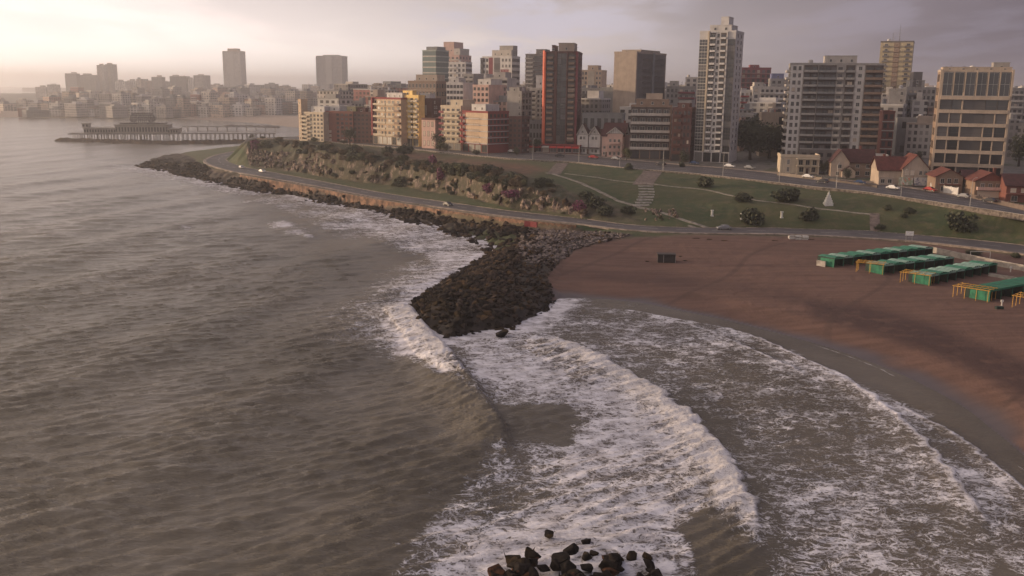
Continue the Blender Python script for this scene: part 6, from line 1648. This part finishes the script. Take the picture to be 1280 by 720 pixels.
for k_, x_, y_, l_, r_ in (('white', 1010, 224, 'white car on the upper road before the flat roofed cream villa', False), ('dark', 1028, 230, 'dark car on the upper road left of the tan gabled villa', True), ('white', 1116, 238, 'white car on the upper road before the picture panels of the red roofed house', False), ('grey', 1204, 249, 'grey car on the upper road between the two orange gabled villas', True), ('blue', 868, 206, 'blue car parked before the dark brown brick block', False),
                          ('white', 640, 191.5, 'white car parked on the upper road before the small maroon brick block', False), ('grey', 590, 187, 'grey car parked on the upper road before the red and cream corner block', False), ('red', 480, 177.5, 'red car on the upper road before the sunlit cream block', True), ('dark', 560, 265.5-8, 'dark car on the lower road below the rocky cliff', False)):
    place_car(k_, x_, y_, Ao_l if 'lower road' in l_ else Ao_u, l_, r_)
place_car('grey', 905, 287.5, Ao_l, 'grey car on the lower road below the lawn', True)

# small white posts and the stepped monument on the lawn
M_WHITE = plain('white_paint', (.62, .60, .56), .6)
for x, y, lb in [(890,270,'small white post on the lawn, leftmost of three'),(927,274,'small white post half hidden beside the big dark shrub'),(977,272,'small white post on the lawn, rightmost of three')]:
    p = hit2(x, y); r = empty('marker_post', tuple(p), 0, lb, 'post'); mb = MB(); mb.box(-.28, .28, -.28, .28, -.3, 1.6); link('shaft', mb.mesh('shaft', M_WHITE), r)
    mb = MB(); mb.box(-.4, .4, -.4, .4, 1.601, 1.85); mb.box(-.45, .45, -.45, .45, -.3, .15); link('cap', mb.mesh('cap', M_WHITE), r)
p = hit2(1035, 256); r = empty('monument', tuple(p), 0, 'white stepped pyramid shaped monument on the upper lawn', 'monument')
for k in range(5):
    s = 1.25-k*.24; mb = MB(); mb.prism([(-s,-s),(s,-s),(s,s),(-s,s)], -.3+k*.85 if k == 0 else k*.75, (k+1)*.75-.002); link('tier', mb.mesh('tier', M_WHITE), r)
mb = MB(); mb.tube((0, 0, 3.75), (0, 0, 4.6), .18, .03, seg=6); link('finial', mb.mesh('finial', M_WHITE), r)

# dark cabin on the sand
p = hit2(833, 328.5); mp = mpp(p); cb_ = empty('beach_cabin', tuple(p), R(-4), 'dark boxy cabin standing alone on the open sand', 'cabin')
Wc = 22*mp; mb = MB(); mb.box(-Wc/2, Wc/2, 0, 2.4, -.2, 2.0); link('wall', mb.mesh('wall', plain('dark_boards', (.028, .022, .02), .8)), cb_)
mb = MB(); mb.box(-Wc/2-.15, Wc/2+.15, -.2, 2.6, 2.001, 2.15); link('roof', mb.mesh('roof', plain('dark_roof', (.05, .042, .04), .8)), cb_)
for i in range(3):
    mb = MB(); x0 = -Wc/2+.12+i*(Wc-.1)/3; mb.box(x0, x0+(Wc-.1)/3-.15, -.04, -.001, .1, 1.85); link('shutter', mb.mesh('shutter', plain('shutter', (.018, .016, .016), .5)), cb_)
mb = MB(); mb.box(-Wc/6-.05, -Wc/6+.05, -.10, -.042, -.2, 2.0); mb.box(Wc/2, Wc/2+.08, -.08, .0, -.2, 2.0); link('post', mb.mesh('post', M_POLE), cb_)
for i, (dx, dy) in enumerate([(-24, 1), (17, -5), (23, 0)]):
    q_ = hit2(833+dx, 326+dy); v, f = HR[i]; o = link('debris_pile', np_mesh('debris_pile', v, f, R_DARK, False)); o.location = (q_.x, q_.y, q_.z+.1); o.scale = (1.4, .8, .5)
    tag(o, ['small dark heap on the sand left of the dark cabin', 'small dark heap on the sand above right of the dark cabin', 'small dark heap on the sand right of the dark cabin'][i], 'debris')
# pale stack of boards by the promenade
p = hit2(998, 299); r = empty('board_stack', tuple(p), R(-3), 'pale stack of boards at the back of the beach beside the lower road', 'boards')
for k in range(4):
    for j in range(3):
        mb = MB(); x0 = -2.6+j*1.8+rr.uniform(-.15, .15); mb.box(x0, x0+1.6, -.6+rr.uniform(-.1, .1), .7, k*.28-.1, k*.28+.12); link('board', mb.mesh('board', M_WHITE if (j+k) % 3 else M_CONC), r)
for i, (x, y) in enumerate([(870,298),(885,299.5),(968,301),(1013,299.5),(905,301)]):
    p = hit2(x, y); v, f = HR[i+2]; o = link('debris_pile', np_mesh('debris_pile', v, f, R_MID, False)); o.location = (p.x, p.y, p.z+.05); o.scale = (2.6, 1.0, .7); tag(o, 'low dark heap of debris at the back of the beach along the lower road', 'debris', 'debris heaps along the back of the beach')
# sign board on two posts
p = hit2(1136, 303); r = empty('sign_board', tuple(p), R(-8), 'blank white sign board on posts at the end of the longest tent row', 'sign')
mb = MB(); mb.box(-1.05, 1.05, -.05, .05, 1.9, 3.1); link('panel', mb.mesh('panel', plain('sign_white', (.75, .74, .72), .5)), r)
for s in (-.8, .8): mb = MB(); mb.box(s-.06, s+.06, .051, .17, -.5, 3.0); link('post', mb.mesh('post', M_POLE), r)
# boundary wall of the bathing resort
def free_wall(name, label, pts, h, th, mat):
    L = [hit(*q) for q in pts]; C = np.array([tuple(c) for c in curve([tuple(v) for v in L], 2.0)])
    r = empty(name, tuple(C[0]), 0, label, 'wall'); mb = MB(); kerb(mb, C-C[0], 1, th, h, -1.0); link('wall', mb.mesh('wall', mat), r)
    mb = MB(); kerb(mb, C-C[0]-np.array((.0, .0, 0)), 1, th+.08, h+.12, h+.001); link('coping', mb.mesh('coping', M_CONC), r)
free_wall('resort_wall', 'long pale concrete wall running right from the tent rows to the edge of the view', [(1164,315),(1200,323),(1240,331),(1290,341),(1350,354)], 1.35, .3, plain('pale_concrete', (.34, .31, .28), .85, scale=.8, var=.2))
free_wall('resort_wall', 'short grey wall at the left end of the nearest promenade tent row', [(1021,332),(1032,334)], 1.3, .25, M_CONC)
free_wall('planter_wall', 'short pale wall segment beside the far end of the middle tent rows', [(1236,345),(1262,349),(1290,354)], .6, .3, M_CONC)

# ================================================================== BEACH TENTS
def clothm(name, col): 
    return plain(name, col, .8, 0, .22, .9)
C_GREEN = clothm('green_canvas', (.040, .20, .125)); C_PALE = clothm('faded_canvas', (.24, .38, .31)); C_BRIGHT = clothm('bright_green_canvas', (.018, .155, .088)); C_INNER = clothm('tent_shade_and_box', (.012, .030, .024)); M_YEL = plain('yellow_paint', (.58, .32, .05), .6)
def tent_protos():
    out = []
    for cm, dome in ((C_GREEN, .35), (C_PALE, .35), (C_BRIGHT, .08)):
        r = empty('beach_tent', (0, 0, 0)); w_, d_ = 1.0, 5.2; h_ = 2.3
        mb = MB(); nx, ny = 4, 4
        zf = lambda i, j: h_ + dome*math.sin(math.pi*i/nx)*.8 - .25*(j/ny) - .05*math.sin(math.pi*j/ny*2)
        for i in range(nx):
            for j in range(ny):
                mb.quad(*[(a/nx, b_/ny*d_, zf(a, b_)) for a, b_ in ((i, j), (i+1, j), (i+1, j+1), (i, j+1))])
        mb.quad((0, -.02, h_-.35), (1, -.02, h_-.35), (1, -.02, h_), (0, -.02, h_)); mb.quad((0, d_+.02, 0), (1, d_+.02, 0), (1, d_+.02, h_-.25), (0, d_+.02, h_-.25))
        for i in range(nx): mb.tri((i/nx, 0, h_), ((i+1)/nx, 0, h_), ((i+.5)/nx, 0, h_+dome*math.sin(math.pi*(i+.5)/nx)*.7))
        link('canopy', mb.mesh('canopy', cm), r)
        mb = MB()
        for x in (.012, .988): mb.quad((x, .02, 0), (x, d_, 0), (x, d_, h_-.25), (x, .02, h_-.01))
        mb.quad((.02, 1.6, 0), (.98, 1.6, 0), (.98, 1.6, h_-.1), (.02, 1.6, h_-.1)); link('side_wall_and_shade', mb.mesh('side_wall_and_shade', C_INNER), r)  # near-black sides and cross sheet paint in the shade inside the tent
        for x in (0.0, 1.0):
            mb = MB(); mb.box(x-.018, x+.018, -.10, -.022, -.3, h_-.02); link('pole', mb.mesh('pole', C_GREEN), r)
        out.append(r)
    return out
TP = tent_protos(); used = [False]*3
def tent_row(a, b, n, kinds, label, group, z_end=True):
    A, B_ = hit2(*a), hit2(*b); d = B_-A; L = math.hypot(d.x, d.y); an = math.atan2(d.y, d.x); w_ = L/n
    for i in range(n):
        k = kinds[i % len(kinds)]
        o = TP[k] if not used[k] else copy_tree(TP[k]); used[k] = True
        x, y = A.x+d.x*i/n, A.y+d.y*i/n; zz = A.z+d.z*i/n
        o.location = (x, y, zz); o.rotation_euler = (0, 0, an); o.scale = (w_, 1, 1)
        tag(o, label[k] if isinstance(label, dict) else label, 'beach tent', group)
    return A, B_, an, w_
def end_cloth(A, an, label):
    r = empty('tent_side', tuple(A), an, label, 'canvas')
    mb = MB(); mb.quad((-.06, 0, 0), (-.06, 4.2, 0), (-.06, 4.2, 1.8), (-.06, 0, 2.05)); mb.quad((-.05, 0, 2.05), (-.05, 4.2, 1.8), (-.05, 4.2, 0), (-.05, 0, 0)); link('cloth', mb.mesh('cloth', C_BRIGHT), r)
def pergola(p0, p1, depth, h_, nx, label):
    A, B_ = hit2(*p0), hit2(*p1); d = B_-A; L = math.hypot(d.x, d.y); an = math.atan2(d.y, d.x)
    r = empty('yellow_pergola', tuple(A), an, label, 'pergola')
    for i in range(nx+1):
        for y in (0, depth*.5, depth):
            mb = MB(); x = L*i/nx; mb.box(x-.045, x+.045, y-.045, y+.045, -.3, h_); link('post', mb.mesh('post', M_YEL), r)
    for y in (0, depth*.5, depth): mb = MB(); mb.box(-.3, L+.3, y-.05, y+.05, h_+.001, h_+.12); link('beam', mb.mesh('beam', M_YEL), r)
    for i in range(nx*2+1): mb = MB(); x = L*i/(nx*2); mb.box(x-.04, x+.04, -.3, depth+.3, h_+.122, h_+.2); link('rafter', mb.mesh('rafter', M_YEL), r)
    return r
A, B_, an, w_ = tent_row((1042,334.5), (1165,320), 11, [0, 1, 0], {0: 'dark green canvas tent in the farthest tent row', 1: 'faded green canvas tent in the farthest tent row'}, 'tents of the farthest row'); end_cloth(A, an, 'bright green cloth closing the left end of the farthest tent row')
A, B_, an, w_ = tent_row((1104,343.5), (1191,333), 7, [1, 0, 1, 0], {0: 'dark green canvas tent in the second tent row from the promenade', 1: 'faded green canvas tent in the second tent row from the promenade'}, 'tents of the second row'); end_cloth(A, an, 'green cloth at the left end of the second tent row')
A, B_, an, w_ = tent_row((1162,357), (1245,341), 8, [1, 0, 1], {0: 'dark green canvas tent in the third tent row from the promenade', 1: 'faded green canvas tent in the third tent row from the promenade'}, 'tents of the third row'); end_cloth(A, an, 'green cloth at the left end of the third tent row')
A, B_, an, w_ = tent_row((1236,377), (1330,358), 7, [2], {2: 'bright flat roofed green tent in the nearest tent row at the right edge'}, 'tents of the nearest row'); end_cloth(A, an, 'green cloth at the left end of the nearest tent row')
pergola((1070,340), (1103,343.5), 3.4, 2.3, 2, 'yellow pole frame at the left end of the second tent row')
pergola((1125,353), (1161,357.5), 3.8, 2.3, 2, 'yellow pole frame at the left end of the third tent row')
pergola((1191,371), (1234,378), 4.2, 2.3, 3, 'yellow pole frame at the left end of the nearest bright green tent row')
pergola((1265,384), (1302,390), 4.2, 2.3, 2, 'yellow pole frame cut by the right edge below the nearest tent row')
# small things on the sand near the tents
for x, y, lb in [(1252,383,'small pale post on the sand below the nearest tent row'),(1263,340,'small pale post on the sand beyond the third tent row'),(1249,386,'low dark box on the sand below the nearest tent row')]:
    p = hit2(x, y); r = empty('beach_post', tuple(p), 0, lb, 'post'); mb = MB()
    if 'box' in lb: mb.box(-.7, .7, -.4, .4, -.1, .5); link('box', mb.mesh('box', C_INNER), r)
    else: mb.box(-.1, .1, -.1, .1, -.2, 1.3); mb.box(-.25, .25, -.12, .12, .9, 1.32, 0); link('shaft', mb.mesh('shaft', M_WHITE), r)
# white loungers, tables by the resort road
p = hit2(1225, 323); r = empty('gate_frame', tuple(p), R(-10), 'pale metal gate frame beside the lower road above the third tent row', 'gate'); mb = MB(); mb.box(-2.4, -2.3, 0, .1, -.3, 1.7); mb.box(2.3, 2.4, 0, .1, -.3, 1.7); mb.box(-2.4, 2.4, 0, .1, 1.701, 1.8); link('frame', mb.mesh('frame', M_WHITE), r)
for x, y, w_, h_, lb in [(1216,318,22,7,'flat dark shrub beside the lower road above the tent rows'),(1270,322,16,8,'dark shrub by the lower road at the right edge')]:
    p = hit2(x, y); bush(p, w_*mpp(p), h_*mpp(p), LF_DARK, lb)

# ================================================================== FAR PIER AND JETTIES
M_PIER = plain('pier_concrete', (.20, .18, .17), .9, scale=.3); M_PIERW = plain('pier_wall', (.30, .27, .24), .85, scale=.3)
def pier(name, label, px0, px1, py, zdeck, piles, with_hall):
    a, b = P(px0, py, 0), P(px1, py, 0); d = b-a; L = math.hypot(d.x, d.y); an = math.atan2(d.y, d.x)
    r = empty(name, tuple(a), an, label, 'pier')
    mb = MB(); mb.box(0, L, 0, 9, zdeck-.7, zdeck); link('deck', mb.mesh('deck', M_PIER), r)
    n = int(L/piles)
    me = None
    for i in range(min(n, 48)):
        for y in (1, 8):
            if me is None: mb = MB(); mb.tube((0, 0, -4), (0, 0, zdeck-.7), .30, seg=7); me = mb.mesh('pile', M_PIER)
            link('pile', me, r, ((i+.5)*L/min(n, 48), y, 0))
    mb = MB(); mb.box(0, L, -.05, .05, zdeck+.9, zdeck+1.0)
    for i in range(int(L/3)): mb.box(i*3, i*3+.08, -.04, .04, zdeck, zdeck+.9)
    link('railing', mb.mesh('railing', M_PIER), r)
    return r, L
r, L = pier('fishing_pier', 'long dark pier on piles with a pavilion and an arched roof sign, far left', 88, 345, 174.5, 5.2, 3.6, True)
m_ = L/(345-88)
def hall(x0, x1, z0, z1, y0=-6, y1=16, nw=10, mat=M_PIERW):
    mb = MB(); mb.box((x0-88)*m_, (x1-88)*m_, y0, y1, z0, z1-.5); mb.box((x0-88)*m_-.6, (x1-88)*m_+.6, y0-.6, y1+.6, z1-.499, z1); o = link('hall', mb.mesh('hall', mat), r)
    for i in range(nw):
        w_ = (x1-x0)*m_/nw; link('window', window_mesh(w_*.6, (z1-z0)*.5, G_DARK, FR_D, 1), o, ((x0-88)*m_+w_*(i+.2), y0-.01, z0+(z1-z0)*.2))
hall(107, 146, 5.21, 9.6, nw=12); hall(145, 210, 5.21, 12.2, nw=18); hall(150, 205, 12.21, 13.6, -3, 12, 2, M_PIER); hall(209, 222, 5.21, 9.0, nw=4); hall(104, 112, 9.61, 13, -2, 6, 2)
mb = MB(); mb.box(0, (215-88)*m_, -7.5, -.06, 4.4, 5.0)
for i in range(30): mb.tube(((100-88+i*4)*m_, -7, -4), ((100-88+i*4)*m_, -7, 4.4), .4, seg=6)
link('lower_gallery', mb.mesh('lower_gallery', M_PIER), r)
mb = MB(); xs0_, xs1_ = (163-88)*m_, (192-88)*m_
for i in range(13):       # sign scaffold with two round ends
    x = xs0_+(xs1_-xs0_)*i/12; mb.box(x-.30, x+.30, 0, .5, 13.6, 20.2 if 1 < i < 11 else 18.6)
for z_ in (15.2, 17, 18.8, 20.2): mb.box(xs0_+.5, xs1_-.5, .51, .9, z_, z_+.8)
for cx_ in (xs0_+2.2, xs1_-2.2):
    for k in range(16):
        a0, a1 = 6.283*k/16, 6.283*(k+1)/16; mb.tube((cx_+2.4*math.cos(a0), .1, 17+2.9*math.sin(a0)), (cx_+2.4*math.cos(a1), .1, 17+2.9*math.sin(a1)), .55, seg=5)
link('roof_sign', mb.mesh('roof_sign', M_RAIL), r)
pier('jetty_walkway', 'thin low walkway on piles beyond the long pier', 228, 350, 163, 4.0, 9, False)
def rubble(name, label, pts, wid, h_):
    C = curve([tuple(P(x, y, 0)) for x, y in pts], 2.5); r = np.random.default_rng(9); V = []; F = []
    k = 9
    for i, c in enumerate(C):
        a, b = C[max(i-1, 0)], C[min(i+1, len(C)-1)]; t = (b-a)/np.linalg.norm(b-a); n_ = np.array((t[1], -t[0], 0)); e = min(1, i/6, (len(C)-1-i)/2+.3)
        for j in range(k):
            u = j/(k-1)*2-1; V.append(c+n_*u*wid*.5*(.6+.4*e)+np.array((r.uniform(-.8, .8), r.uniform(-.8, .8), (h_+2)*(1-abs(u)**1.5)*e-2+r.uniform(-.5, .6))))
    V = np.array(V); idx = np.arange(len(C)*k).reshape(len(C), k)
    F = np.stack([idx[:-1, :-1], idx[1:, :-1], idx[1:, 1:], idx[:-1, 1:]], -1).reshape(-1, 4)
    return tag(link(name, np_mesh(name, V, F, R_MID, False)), label, 'jetty')
rubble('rock_jetty', 'long low rock jetty in the water before the far pier', [(60,176),(100,177),(150,178.5),(200,180),(260,179.5),(310,178.5),(360,177)], 15, 2.6)
rubble('rock_jetty', 'short dark rock spit lying in the far bay', [(270,158),(310,158.5),(350,159.5)], 10, 1.6)
tick("rest")
# ================================================================== AIR
mb = MB(); mb.box(-9100, 9100, -800, 9100, -5.2, 118)
m = bpy.data.materials.new('haze'); m.use_nodes = True; nt = m.node_tree
nt.nodes.remove(nt.nodes['Principled BSDF'])
pv = nt.nodes.new('ShaderNodeVolumePrincipled'); pv.inputs['Density'].default_value = .00027; pv.inputs['Anisotropy'].default_value = .74
pv.inputs['Color'].default_value = (.98, .96, .965, 1)
nt.links.new(pv.outputs[0], nt.nodes['Material Output'].inputs['Volume'])
tag(link('haze', mb.mesh('haze', m)), kind='stuff')
scene.cycles.volume_bounces = 3
scene.cycles.max_bounces = 6
scene.cycles.diffuse_bounces = 3
scene.cycles.use_denoising = True
try: scene.cycles.denoiser = 'OPENIMAGEDENOISE'
except Exception: pass
